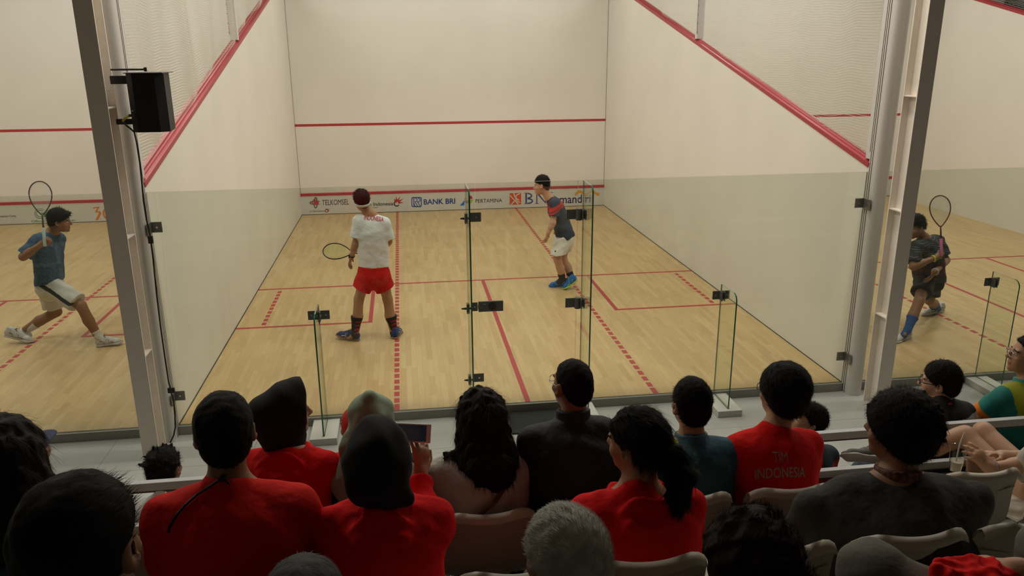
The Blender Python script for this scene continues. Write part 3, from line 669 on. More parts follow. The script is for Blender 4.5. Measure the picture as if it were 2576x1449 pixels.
SK = {}
def skin(tone):
    c = {'light': (.50, .285, .18), 'tan': (.40, .21, .115), 'brown': (.28, .135, .07), 'fair': (.56, .34, .235)}[tone]
    return [mat('skin_'+tone, c, .5, noise=.05, nscale=14), mat('lip_'+tone, (c[0]*.75, c[1]*.5, c[2]*.5), .45), mat('eye_white', (.7, .68, .64), .25), mat('eye_dark', (.02, .012, .008), .15), mat('brow_hair', (.02, .014, .01), .7)]
def head(S, c, R, s=1.0, jaw=1.0, ears=True):
    c = A(*c); q = lambda x, y, z: c+R@(A(x, y, z)*s); E = lambda x, y, z, r, k=.02, op=1, RR=None: S.el(q(x, y, z), A(*r)*s, R if RR is None else R@RR, k*s, op=op)
    E(0, -.012, .03, (.074, .095, .085)); E(0, .03, -.03, (.062*jaw, .064, .078), .035); E(0, .043, -.078, (.043*jaw, .043, .037), .03)
    S.rc(q(0, .078, -.1), q(0, .076, -.098), .014*s, k=.025*s)
    for x in (-.03, .03): E(x, .08, .024, (.026, .012, .008), .015)
    for x in (-.04, .04): E(x, .062, -.03, (.022, .02, .018), .025)
    S.rc(q(0, .088, .016), q(0, .113, -.026), .0075*s, .0115*s, k=.012*s)
    for x in (-.012, .012): E(x, .1, -.03, (.009, .011, .008), .008)
    for x in (-.032, .032): E(x, .099, .004, (.018, .014, .011), .014, op=-1)
    for x in (-.031, .031): E(x, .079, .003, (.0125, .0125, .0125), .003)
    E(0, .088, -.057, (.024, .011, .006), .008); E(0, .087, -.069, (.021, .011, .007), .008); E(0, .101, -.063, (.022, .004, .0018), .004, op=-1)
    if ears:
        for x in (-1, 1):
            RR = frame(x*-.35, .15, 0); E(x*.082, -.010, -.008, (.010, .023, .034), .008, RR=RR); E(x*.089, -.002, -.004, (.006, .010, .017), .006, op=-1, RR=RR); E(x*.075, .002, -.03, (.008, .01, .012), .008)
def face_paint(c, R, s=1.0):
    c = A(*c)
    def f(P):
        l = (P-c)@R/s; x, y, z = l[:, 0], l[:, 1], l[:, 2]; m = np.zeros(len(P), int); fr = y > .07
        m[fr & (np.abs(x) < .024) & (z < -.0525) & (z > -.0755) & (y > .079)] = 1
        e = (np.abs(np.abs(x)-.031) < .0125) & (np.abs(z-.003) < .0052) & fr & (y < .098); m[e] = 2; m[e & (np.abs(np.abs(x)-.031) < .0055)] = 3
        m[fr & (np.abs(np.abs(x)-.033) < .021) & (np.abs(z-.0245+.12*(np.abs(x)-.033)) < .0042) & (y > .075)] = 4
        return m
    return f
def hand(S, w, d, n, side, s=1.0, curl=(.35, .4, .45, .5), thumb=.6, spread=.12, k=.008, r=.0088):
    "w wrist, d direction of the fingers, n palm normal, side +1 when the thumb lies toward cross(d,n)"
    d = nrm(d); n = nrm(A(*n)-d*(A(*n)@d)); u = np.cross(d, n)*side; w = A(*w)
    p = w+d*.045*s; S.fl(w+d*.012*s, w+d*.075*s, .028*s, .038*s, n, .42, k=.015); S.rc(w-d*.01*s, w+d*.02*s, .025*s, .025*s, k=.02)
    for i, (o, L) in enumerate(((.029, .072), (.0095, .08), (-.0105, .075), (-.029, .058))):
        b = w+d*(.088-.004*abs(i-1))*s+u*o*s; c = curl[i]; a = spread*(1.2-i)*.8
        d1 = nrm(d*math.cos(a)+u*math.sin(a)); e1 = nrm(d1*math.cos(c)+n*math.sin(c)); e2 = nrm(d1*math.cos(2*c)+n*math.sin(2*c)); e3 = nrm(d1*math.cos(3*c)+n*math.sin(3*c))
        p1 = b+e1*L*.45*s; p2 = p1+e2*L*.31*s; p3 = p2+e3*L*.24*s; rr = r*s*(1 if i < 3 else .88)
        S.rc(b-d*.012*s, p1, rr*1.1, rr, k=k); S.rc(p1, p2, rr, rr*.92, k=.004); S.rc(p2, p3, rr*.92, rr*.8, k=.004)
    t0 = w+d*.028*s+u*.026*s; t1 = t0+nrm(u*(1-thumb*.5)+d*.8+n*thumb)*.042*s; t2 = t1+nrm(u*.25*(1-thumb)+d*.9+n*thumb*.8)*.032*s
    S.rc(t0, t1, .0135*s, .0105*s, k=.012); S.rc(t1, t2, .0105*s, .0088*s, k=.004)
def hair_cap(S, c, R, s=1.0, t=.012, front=(.078, .052), back=(-.07, -.09), k=.015, top=0.0, wide=0.0, clip=True):
    "short hair: inflated cranium cut along a hairline plane"
    c = A(*c); q = lambda x, y, z: c+R@(A(x, y, z)*s)
    d = A(0, back[0]-front[0], back[1]-front[1]); nv = nrm(np.cross(A(1, 0, 0), d)); nv = -nv if nv[2] > 0 else nv
    cl = (q(0, *front), R@nv) if clip else None
    S.el(q(0, -.014, .034+top/2), A(.074+t+wide, .096+t, .086+t+top/2)*s, R, k*s, clip=cl)
    S.el(q(0, -.045, -.02), A(.066+t*.7+wide*.6, .062+t*.6, .07)*s, R, .02*s, clip=cl)
def neck(S, c, R, nb, s=1.0, r=.054):
    S.rc(c+R@(A(0, -.022, -.05)*s), nb, r*s, r*1.08*s, k=.03)
def eyeglasses(c, R, s, m, parent, square=True, rr=.0016):
    c = A(*c); q = lambda x, y, z: c+R@(A(x, y, z)*s); b = MB()
    for x in (-.032, .032):
        n = 20; t = np.arange(n)*2*math.pi/n; e = .55 if square else 1.0
        cx = np.sign(np.cos(t))*np.abs(np.cos(t))**e*.025; cz = np.sign(np.sin(t))*np.abs(np.sin(t))**e*.017
        b.tube([q(x+cx[i], .112-abs(x+cx[i])*.15, cz[i]) for i in range(n)], rr*s, 6, closed=True)
    b.tube([q(-.008, .112, .004), q(0, .115, .007), q(.008, .112, .004)], rr*s, 6)
    for sx in (-1, 1): b.tube([q(sx*.057, .103, .006), q(sx*.075, .08, .006), q(sx*.082, .0, .008), q(sx*.081, -.02, -.006)], rr*s, 6)
    return b.build('eyeglasses', m, parent)

def shoe(parent, heel, toe, mu, msole, label=None, s=1.0, stripe=None, up=(0, 0, 1), laces=None):
    "heel and toe: points under the heel and toe"
    heel, toe = A(*heel), A(*toe); d = nrm(toe-heel); up = nrm(A(*up)-d*(A(*up)@d)); sd = np.cross(d, up); L = np.linalg.norm(toe-heel)
    q = lambda f, x, z: heel+d*f*L+sd*x*s+up*z*s
    S = Sdf(); S.fl(q(.12, 0, .04), q(.4, 0, .04), .036*s, .037*s, sd, .92, k=.02); S.rc(q(.1, 0, .055), q(.14, 0, .085), .033*s, .03*s, k=.02); S.fl(q(.4, 0, .04), q(.8, .004, .03), .038*s, .034*s, up, .8, k=.025); S.rc(q(.3, 0, .07), q(.55, 0, .045), .031*s, .03*s, k=.03); S.fl(q(.78, .003, .026), q(.93, 0, .022), .034*s, .022*s, up, .72, k=.02)
    hh = heel+up*.012*s
    o = sdf_obj('shoe', S, .006, mu if isinstance(mu, list) else [mu], parent, cuts=[(hh, -up), (q(.1, 0, .105), up)], label=label,
                paint=None)
    S2 = Sdf(); S2.fl(q(.1, 0, .01), q(.45, 0, .01), .036*s, .034*s, up, .4, k=.02); S2.fl(q(.45, 0, .01), q(.8, .004, .01), .034*s, .042*s, up, .36, k=.02); S2.fl(q(.8, .004, .01), q(.95, 0, .014), .042*s, .024*s, up, .4, k=.02)
    sdf_obj('sole', S2, .006, msole, o, cuts=[(heel, -up), (heel+up*.022*s, up)])
    if laces is not None:
        b = MB(); pts = []
        for i in range(9): pts.append(q(.34+.035*i, .02*(-1)**i, .099-.0042*i*1.05))
        b.tube(pts, .0028*s, 5)
        for sx in (-1, 1): b.tube([q(.36, 0, .1), q(.36, sx*.02, .115), q(.4, sx*.04, .105), q(.42, sx*.03, .09), q(.36, 0, .1)], .0015*s, 5)
        b.build('laces', laces, o)
    if stripe is not None:
        for sx in (-1, 1):
            b = MB(); f = lambda u, z: q(u, sx*(.0385-.006*max(0, (z-.045)/.03)), z)
            b.tube([f(.18, .06), f(.35, .05), f(.52, .042), f(.7, .03)], .0035*s, 5); b.tube([f(.3, .032), f(.38, .05), f(.45, .068)], .0035*s, 5); b.tube([f(.4, .03), f(.48, .047), f(.53, .062)], .0035*s, 5); b.tube([f(.3, .062), f(.45, .038), f(.55, .028)], .003*s, 5)
            b.build('side_stripes', stripe, o)
    return o

def racket(name, label, grip, tip, normal, mframe, mstr, mgrip, L=.685):
    "squash racket from butt of the grip to the tip, string plane normal given"
    grip, tip = A(*grip), A(*tip); d = nrm(tip-grip); n = nrm(A(*normal)-d*(A(*normal)@d)); u = np.cross(d, n)
    t = thing(name, label, 'racket', grip); q = lambda f, x: grip+d*f+u*x
    MB().tube([q(0, 0), q(.005, 0), q(.2, 0)], [.017, .0165, .0155], 10).build('grip', mgrip, t, smooth=True)
    pr = []; a0, a1 = .33, L
    for f in np.linspace(0, 1, 28):
        w = .103*math.sin(math.pi*min(1, f**.8*.93+.0))**.62 if 0 < f else .0
        pr.append((a0+(a1-a0)*f, w))
    pr = [(a0+(a1-a0)*(.5-.5*math.cos(math.pi*i/30)), 0) for i in range(31)]
    def wd(x):
        f = (x-a0)/(a1-a0); return .104*(math.sqrt(max(0, 1-((f-.62)/.38)**2)) if f > .62 else (math.sin(f/.62*math.pi/2)**.85))
    L1 = [q(x, wd(x)) for x, _ in pr]; L2 = [q(x, -wd(x)) for x, _ in pr][::-1]
    b = MB(); b.tube(L1+L2[1:-1], .0065, 8, closed=True); b.tube([q(.19, 0), q(.3, 0), q(a0+.015, 0)], [.0095, .008, .008], 8)
    b.build('frame', mframe, t, smooth=True)
    b = MB()
    for x in np.arange(-.09, .091, .0105):
        xs = [v for v in np.linspace(a0, a1, 160) if wd(v) > abs(x)+.004]
        if len(xs) > 1: b.tube([q(xs[0], x), q(xs[-1], x)], .0011, 3, caps=False)
    for v in np.arange(a0+.06, a1-.005, .0115):
        w = wd(v)-.003
        if w > .01: b.tube([q(v, -w), q(v, w)], .0011, 3, caps=False)
    b.build('string_bed', mstr, t)
    return t
# ---------------------------------------------------------------- the four players
def perp_fwd(right, up): return nrm(np.cross(up, right))
def limb_leg(S, H, Kn, An, s=1.0, th=1.0):
    H, Kn, An = A(*H), A(*Kn), A(*An); S.rc(H, Kn, .083*s*th, .054*s, k=.03); S.rc(Kn, An, .051*s, .035*s, k=.03)
    d = nrm(An-Kn); bk = nrm(np.cross(np.cross(d, nrm(H-Kn)), d)); bk = bk if np.linalg.norm(np.cross(d, nrm(H-Kn))) > .05 else A(0, -1, 0)
    S.rc(Kn+(An-Kn)*.12-0*bk, Kn+(An-Kn)*.48+bk*.012*s, .046*s, .053*s, k=.03); S.rc(Kn+(An-Kn)*.48+bk*.012*s, An, .05*s, .033*s, k=.03)
def sock(name, kn, an, f, m, root, paint=None, foot=A(.03, 0, -.05), h=.0055):
    kn, an = A(*kn), A(*an); d = nrm(an-kn); tp_ = kn+(an-kn)*f; Q = Sdf(); cl = (tp_, -d)
    Q.rc(kn+(an-kn)*.2, kn+(an-kn)*.5, .066, .064, k=.03, clip=cl); Q.rc(kn+(an-kn)*.5, an, .062, .041, k=.03, clip=cl); Q.rc(an, an+foot, .041, .040, k=.02)
    return sdf_obj(name, Q, h, m, root, paint)
def limb_arm(S, Sh, El, Wr, s=1.0, th=1.0):
    Sh, El, Wr = A(*Sh), A(*El), A(*Wr); S.rc(Sh, El, .05*s*th, .039*s*th, k=.025); S.rc(El, Wr, .041*s*th, .026*s*th, k=.02); S.rc(El+(Wr-El)*.1, El+(Wr-El)*.4, .041*s*th, .04*s*th, k=.02)
def torso(S, PV, CH, NB, SL, SR, fw, s=1.0, w=1.0, inf=0.0):
    "PV pelvis, CH chest middle, NB neck base"
    PV, CH, NB, SL, SR = (A(*v) for v in (PV, CH, NB, SL, SR)); WA = PV+(CH-PV)*.5
    r = nrm(SR-SL); i = inf; uc = nrm(NB-CH); CT = CH-uc*(.165*s*(w-1) if w > 1 else 0)
    S.fl(PV, WA, .155*s*w+i, .14*s*w+i, fw, .70, k=.04); S.fl(WA, CT, .14*s*w+i, .165*s*w+i, fw, .68, k=.04)
    up = nrm(NB-CH); mid = (SL+SR)/2
    if w > 1.3: S.fl(mid+(SL-mid)*.5-up*.10, mid+(SR-mid)*.5-up*.10, .15*s+i, .15*s+i, fw, .72, k=.08); S.rc(NB-up*.03, mid+(SL-mid)*.75-up*.01, .055*s+i, .06*s+i, k=.06); S.rc(NB-up*.03, mid+(SR-mid)*.75-up*.01, .055*s+i, .06*s+i, k=.06)
    S.fl(SL+(SR-SL)*.16-up*.015, SR-(SR-SL)*.16-up*.015, .066*s+i, .066*s+i, fw, .95, k=.045)
    for P_ in (SL, SR):
        S.rc(P_+(mid-P_)*.22-up*.05, CH+(P_-mid)*.42-up*.09, .06*s+i, .075*s*min(w, 1.2)+i, k=.045)
        S.rc(NB+up*.01, P_+(mid-P_)*.30+up*.02, .048*s+i*.5, .044*s+i, k=.04); S.rc(P_, P_+(mid-P_)*.3, .054*s+i, .058*s+i, k=.03)
# player 1: white shirt, red shorts
def player_white():
    Y = 2.0; P = lambda x, y, Y=Y: at(x, y, Y)
    root = thing('person', 'player in a white shirt, red shorts and headband, seen from behind, holding a racket', 'person', atz(930, 855, 0)*A(1, 1, 0))
    SL, SR = P(903, 556), P(967, 562); NB = P(931, 540, 2.02); CH = P(936, 590); PV = P(940, 680, 1.98); HC = P(910, 505, 2.04); R = frame(.18, -.06, -.06); s = 1.02
    EL, WL = P(896, 612, 1.98), P(884, 646, 2.08); ER, WR = P(977, 607, 2.02), P(951, 638, 2.24)
    HL, HR = P(920, 694), P(960, 694); KL, KR = P(903, 752, 1.99), P(975, 752, 2.02); AL, AR = P(893, 842, 1.98), P(991, 838, 2.04); fw = A(.05, 1, 0)
    S = Sdf(); head(S, HC, R, s); neck(S, HC, R, NB); torso(S, PV, CH, NB, SL, SR, fw)
    limb_arm(S, SL, EL, WL, 1.05); limb_arm(S, SR, ER, WR, 1.05); limb_leg(S, HL, KL, AL, 1.02, .92); limb_leg(S, HR, KR, AR, 1.02, .92)
    hand(S, WL, nrm(A(-.3, .25, -.9)), A(.75, -.2, -.3), -1, curl=(.3, .35, .3, .3), thumb=.3)
    gd = nrm(P(814, 630, 2.34)-WR); hand(S, WR, nrm(A(-.75, .45, -.3)), A(-.2, .3, -.9), 1, curl=(.95, 1.0, 1.0, 1.0), thumb=.9)
    S.rc(AL, AL+A(-.08, .02, -.04), .03, .022); S.rc(AR, AR+A(.02, .09, -.04), .03, .022)
    sdf_obj('body', S, .0075, skin('tan'), root, face_paint(HC, R, s))
    H = Sdf(); hair_cap(H, HC, R, s, t=.014, front=(.075, .06), back=(-.075, -.05)); mh = mat('hair_black_brown', (.008, .0068, .006), .65, spec=.15)
    for i in range(26):
        u = rng.uniform(-.055, .055); v = rng.uniform(-.07, .06); b = HC+R@(A(u, v, .105-abs(u)*.4-abs(v)*.25)*s); H.rc(b, b+R@A(u*.35+rng.uniform(-.008, .008), -.012+rng.uniform(-.012, .01), rng.uniform(.008, .026)), .008, .002, k=.006)
    sdf_obj('hair', H, .0045, mh, root, strands=dict(n=1600, length=.022, width=.0012, lift=.35, flow=(0, -1, .3), seed=3))
    bnd = Sdf(); bnd.el(HC+R@A(0, -.014, -.004), A(.094, .116, .097)*s, R, clip=[(HC+R@A(0, 0, .004), R@A(0, -.35, 1)), (HC+R@A(0, 0, -.027), -(R@A(0, -.35, 1)))])
    sdf_obj('headband', bnd, .0045, mat('headband_white', (.70, .69, .66), .8), root)
    W = mat('shirt_white', (.68, .70, .69), .75, bump=.5, bscale=10, bdist=.03); T = Sdf(); torso(T, PV+A(0, 0, .0), CH, NB+A(0, 0, -.025), SL, SR, fw, .98, inf=.012)
    hem = P(940, 668); hz = nrm(A(.05, 0, 1)); T.fl(CH, hem+A(0, 0, -.04), .15, .172, fw, .70, k=.05, clip=(hem, -hz))
    for a, e in ((SL, EL), (SR, ER)): d = nrm(e-a); T.rc(a, a+d*.24, .066, .084, k=.03, clip=(a+d*.19, d))
    so = sdf_obj('shirt', T, .008, W, root, noise=(.002, .16, 4), cuts=[(hem, -hz)])
    lettering('lettering', 'INDONESIA', P(941, 546, 1.85), A(.985, .0, -.14), A(.1, .35, .95), .056, mat('print_crimson', (.45, .03, .06), .6), root, width=.215, bold=.02, target=so)
    RS = mat('shorts_red', (.50, .012, .010), .75, spec=.2, bump=.5, bscale=10, bdist=.03); Q = Sdf(); Q.fl(PV+A(0, 0, .1), PV+A(0, 0, -.06), .16, .175, fw, .74, k=.04)
    for h, kn, px in ((HL, KL, -1), (HR, KR, 1)):
        d = nrm(kn-h); e = h+d*.165; Q.rc(h+A(0, 0, .02), h+d*.3, .098, .122, k=.035, clip=(e, d*.75+A(px*.3, 0, -.25)))
    sdf_obj('shorts', Q, .008, RS, root, noise=(.002, .13, 9), cuts=[(P(940, 667), A(0, 0, 1))])
    SKm = [mat('sock_black', (.018, .016, .017), .85), mat('sock_red', (.28, .02, .03), .85)]
    for kn, an, ph in ((KL, AL, .2), (KR, AR, .55)):
        d = nrm(an-kn)
        def pt(P_, kn=kn, an=an, d=d):
            u = (P_-kn)@d/np.linalg.norm(an-kn); side = (P_-kn)[:, 0]-((P_-kn)@d)*d[0]; b = (P_-kn)[:, 1]-((P_-kn)@d)*d[1]
            return ((((u*9-np.abs(side-.022)*9) % 1) < .5) & (side > -.008) & (b < .02) & (u > .58) & (u < .95)).astype(int)
        sock('sock', kn, an, .50, SKm, root, pt, A(0, .03, -.05))
    ms = mat('shoe_navy', (.015, .035, .14), .5, noise=.3, nscale=30); gum = mat('sole_gum', (.30, .16, .05), .6); wl = mat('shoe_white_print', (.7, .7, .7), .5); blk = MATS['black_plastic']
    h0, t0 = atz(902, 857, 0), atz(848, 851, 0); shoe(root, h0, t0+A(0, 0, .03), ms, gum, stripe=wl, laces=blk, s=1.2)
    h0 = atz(993, 853, 0); shoe(root, h0+A(0, 0, .0), h0+A(.05, .255, 0), ms, gum, stripe=wl, laces=blk, s=1.2)
    b = MB(); ds = nrm(WL-EL); u = nrm(np.cross(ds, A(0, 1, 0))); v = np.cross(ds, u); b.tube([WL-ds*.02+.031*(u*math.cos(k)+v*math.sin(k)) for k in np.linspace(0, 2*math.pi, 16, endpoint=False)], .007, 6, closed=True); b.obox(WL-ds*.02+A(-.03, -.02, 0), A(.006, .016, .018), np.eye(3)); b.build('wristwatch', blk, root)
    tip = P(813, 629, 2.42); d = nrm(tip-WR); g = WR+nrm(A(-.75, .45, -.3))*.07; d = nrm(tip-g); racket('racket', 'black squash racket with yellow green strings held by the white shirted player', tip-d*.685, tip, A(.05, -.75, .62), mat('racket_black', (.012, .012, .013), .35), mat('string_yellow_green', (.45, .50, .10), .5), mat('grip_black', (.02, .02, .02), .8))
player_white()

# player 2: navy shirt with a red band, white shorts
def player_navy():
    Y = 3.7; P = lambda x, y, Y=Y: at(x, y, Y); root = thing('person', 'player in a navy shirt with red chest band and white shorts, leaning forward', 'person', atz(1418, 722, 0)*A(1, 1, 0))
    HC = P(1363, 467, 3.72); R = frame(1.22, -.12, .1); s = 1.0; NB = P(1381, 497, 3.70); SL, SR = P(1396, 514, 3.56), P(1388, 505, 3.90); CH = P(1401, 530, 3.72); PV = P(1420, 588, 3.72); fw = nrm(A(-.92, .25, -.25))
    EL, WL = P(1391, 560, 3.50), P(1379, 586, 3.5); ER, WR = P(1394, 552, 3.98), P(1400, 574, 4.05); HL, HR = P(1413, 604, 3.64), P(1422, 602, 3.80)
    KL, KR = P(1402, 650, 3.60), P(1416, 650, 3.78); AL, AR = P(1415, 702, 3.66), P(1438, 698, 3.72)
    S = Sdf(); head(S, HC, R, s); neck(S, HC, R, NB); torso(S, PV, CH, NB, SL, SR, fw, .95); limb_arm(S, SL, EL, WL); limb_arm(S, SR, ER, WR); limb_leg(S, HL, KL, AL, 1.0, .95); limb_leg(S, HR, KR, AR, 1.0, .95)
    hand(S, WL, nrm(A(-.25, .1, -.95)), A(-.6, .6, .1), 1, curl=(.15, .22, .3, .35), thumb=.2, spread=.26); hand(S, WR, nrm(A(.0, .2, -1)), A(0, 1, 0), 1, curl=(.9, .9, .9, .9), thumb=.8)
    S.rc(AL, AL+A(-.06, .0, -.035), .03, .022); S.rc(AR, AR+A(-.04, .0, -.035), .03, .022)
    sdf_obj('body', S, .0075, skin('light'), root, face_paint(HC, R, s))
    H = Sdf(); hair_cap(H, HC, R, s, t=.010, front=(.085, .055), back=(-.095, -.02), top=.02); mh = MATS['hair_black_brown']; sdf_obj('hair', H, .0045, mh, root, strands=dict(n=1200, length=.014, width=.0013, lift=.8, seed=5))
    H = Sdf(); hair_cap(H, HC, R, s*.985, t=.006, front=(.05, .06), back=(-.085, -.075)); sdf_obj('shaved_sides', H, .005, mat('hair_stubble', (.055, .038, .03), .8), root)
    ax = nrm(NB-PV); L = np.linalg.norm(NB-PV); nv = [mat('shirt_navy', (.030, .040, .062), .8, bump=.2, bscale=25), mat('shirt_band_red', (.50, .03, .02), .8), mat('print_pale', (.6, .65, .7), .6)]
    def band(Pq):
        u = (Pq-PV)@ax/L; m = ((u > .70) & (u < .84)).astype(int); m[(u > .735) & (u < .755)] = 0; l = Pq-(PV+ax*L*.66); return m
    T = Sdf(); torso(T, PV, CH, NB-A(.0, 0, .015), SL, SR, fw, .95, inf=.014); hem = PV+A(0, 0, -.055); hn = -nrm(ax*.8+A(0, 0, .4)); T.fl(CH, PV-ax*.05, .15, .165, fw, .74, k=.05)
    for a, e in ((SL, EL), (SR, ER)): d = nrm(e-a); T.rc(a, a+d*.22, .066, .080, k=.03, clip=(a+d*.16, d))
    so = sdf_obj('shirt', T, .008, nv, root, band, noise=(.004, .14, 14), cuts=[(hem, hn)])
    right = nrm(np.cross(fw, ax)); bk = -fw
    decal('print', [(-.03, -.022), (.03, -.022), (.03, .022), (-.03, .022)], [[0, 1, 2, 3]], CH+ax*.03+bk*.2, nrm(np.cross(ax, bk)), ax, nv[2], root, target=so)
    Q = Sdf(); Q.fl(PV+ax*.03, PV+A(0, 0, -.08), .155, .165, fw, .82, k=.04)
    for h, kn in ((HL, KL), (HR, KR)):
        d = nrm(kn-h); e = h+d*.22; Q.rc(h, h+d*.36, .10, .122, k=.03, clip=(P(1408, 640, 3.6), A(.0, 0, -1)))
    so = sdf_obj('shorts', Q, .008, mat('shorts_white', (.66, .64, .58), .75), root, noise=(.004, .12, 21), cuts=[(PV+ax*.02, ax)])
    decal('emblem', [(.011*math.cos(a), .011*math.sin(a)) for a in np.linspace(0, 6.28, 12)[:-1]], [list(range(11))], P(1397, 632, 3.3), A(1, 0, 0), A(0, 0, 1), MATS['black_plastic'], root, target=so)
    for kn, an in ((KL, AL), (KR, AR)):
        sock('sock', kn, an, .72, MATS['sock_black'], root, None, A(-.05, 0, -.04))
    mb = mat('shoe_blue', (.01, .13, .42), .5); ml = mat('shoe_lime', (.42, .60, .03), .5)
    shoe(root, atz(1426, 718, 0), atz(1382, 722, 0), mb, mb, stripe=ml, laces=ml, s=1.12); hl, tt = P(1452, 706, 3.62), atz(1420, 729, 0); shoe(root, hl, tt+A(0, 0, .01), mb, ml, stripe=ml, laces=ml, s=1.12, up=(-.5, 0, .85))
player_navy()

# player 3: blue shirt, left court
def player_blue():
    Y = 2.4; P = lambda x, y, Y=Y: at(x, y, Y); root = thing('person', 'player in a blue shirt and white shorts lunging on the left court, racket raised', 'person', atz(150, 865, 0)*A(1, 1, 0))
    HC = P(150, 556, 2.36); R = frame(-1.42, -.12, .08); s = 1.03; NB = P(133, 585, 2.42); SA, SB = P(95, 606, 2.22), P(146, 600, 2.62); CH = P(122, 630, 2.42); PV = P(124, 708, 2.42); fw = nrm(A(.95, -.1, 0))
    EA, WA = P(58, 646, 2.12), P(104, 614, 1.98); EB, WB = P(140, 652, 2.78), P(128, 680, 2.85)
    HA, HB = P(136, 722, 2.34), P(118, 724, 2.52); KA, KB = P(203, 768, 2.24), P(142, 784, 2.62); AA, AB = P(247, 846, 2.25), P(58, 834, 2.6)
    S = Sdf(); head(S, HC, R, s); neck(S, HC, R, NB, r=.058); torso(S, PV, CH, NB, SB, SA, fw, 1.02); limb_arm(S, SA, EA, WA, 1.05); limb_arm(S, SB, EB, WB); limb_leg(S, HA, KA, AA, 1.05, 1.0); limb_leg(S, HB, KB, AB, 1.05, 1.0)
    tip = P(99, 456, 2.02); gp = P(113, 618, 1.93); gd = nrm(tip-gp)
    hand(S, WA, nrm(A(.75, -.25, .45)), A(.25, .9, .1), -1, curl=(1.05, 1.05, 1.05, 1.0), thumb=.8, spread=.05); hand(S, WB, nrm(A(0, .1, -1)), A(-1, .2, 0), 1)
    S.rc(AA, AA+A(.08, .0, -.04), .03, .022); S.rc(AB, AB+A(.05, .0, -.04), .03, .022); sdf_obj('body', S, .0075, skin('brown'), root, face_paint(HC, R, s))
    H = Sdf(); hair_cap(H, HC, R, s, t=.016, front=(.088, .05), back=(-.085, -.055), top=.012); mh = MATS['hair_black_brown']
    for i in range(26):
        u = rng.uniform(-.05, .05); b = HC+R@(A(u, .07+rng.uniform(-.06, .01), .085)*s); H.rc(b, b+R@A(0, .03+rng.uniform(0, .015), rng.uniform(-.01, .02)), .012, .004, k=.01)
    sdf_obj('hair', H, .005, mh, root, strands=dict(n=1000, length=.025, width=.0014, lift=.5, flow=tuple(R@A(0, 1, .1)), seed=8))
    T = Sdf(); torso(T, PV, CH, NB-A(0, 0, .03), SB, SA, fw, 1.0, inf=.018); T.fl(CH, PV+A(0, 0, -.06), .165, .175, fw, .8, k=.05)
    for a, e, L in ((SA, EA, .2), (SB, EB, .2)): d = nrm(e-a); T.rc(a, a+d*.26, .068, .086, k=.03, clip=(a+d*L, d))
    sb = mat('shirt_heather_blue', (.042, .088, .15), .8, noise=.35, nscale=45, bump=.2, bscale=25); T.rc(NB+A(.02, 0, -.03), NB+A(.02, 0, -.02), .05, .05)
    so = sdf_obj('shirt', T, .008, sb, root, noise=(.004, .15, 31), cuts=[(PV+A(0, 0, .0), A(.12, 0, -1))])
    col = Sdf(); col.fl(NB-A(0, 0, .02), NB+A(.0, 0, .012), .072, .067, A(0, 1, 0), 1, k=.01); sdf_obj('collar', col, .007, mat('collar_dark', (.03, .02, .03), .8), root)
    Q = Sdf(); Q.fl(PV+A(0, 0, .06), PV+A(0, 0, -.06), .16, .17, fw, .85, k=.04); st = [mat('shorts_offwhite', (.60, .585, .53), .75), mat('shorts_stripe', (.02, .018, .025), .8)]
    cl = []
    for h, kn, L in ((HA, KA, .31), (HB, KB, .25)):
        d = nrm(kn-h); Q.rc(h, h+d*.4, .105, .125, k=.035, clip=(h+d*L, d))
    dA = nrm(KA-HA)
    def stp(Pq):
        l = Pq-HA; u = l@dA; up = nrm(np.cross(dA, A(0, 1, 0))); v = l@(-up if up[2] < 0 else up); return ((l[:, 1] < -.035) & (np.abs(v+.012-.02*(u-.15)) < .024) & (u > -.15)).astype(int)
    sdf_obj('shorts', Q, .008, st, root, stp, noise=(.004, .13, 33), cuts=[(PV+A(0, 0, .08), A(0, 0, 1))])
    wh = mat('sock_white', (.66, .64, .60), .85)
    for kn, an, f in ((KA, AA, .82), (KB, AB, .62)):
        sock('sock', kn, an, f, wh, root, None, A(.05, 0, -.05))
    mw = mat('shoe_white', (.55, .54, .53), .5, noise=.15, nscale=40); so2 = mat('sole_white', (.5, .48, .46), .5)
    h0, t0 = atz(246, 872, 0), atz(309, 866, 0); shoe(root, h0, t0+A(0, 0, .02), mw, so2, stripe=mat('shoe_black_print', (.06, .02, .03), .5), laces=MATS['black_plastic'], s=1.2)
    t0 = atz(82, 862, 0); h0 = P(12, 845, t0[1]); shoe(root, h0, t0+A(0, 0, .004), mw, so2, stripe=MATS['shoe_black_print'], laces=MATS['black_plastic'], s=1.2, up=(.35, 0, .93))
    racket('racket', 'dark squash racket raised by the blue shirted player on the left court', tip-gd*.685, tip, A(.25, -.9, .1), mat('racket_grey', (.10, .075, .065), .35), mat('string_pale', (.55, .50, .42), .5), mat('grip_pale', (.35, .40, .36), .8))
player_blue()

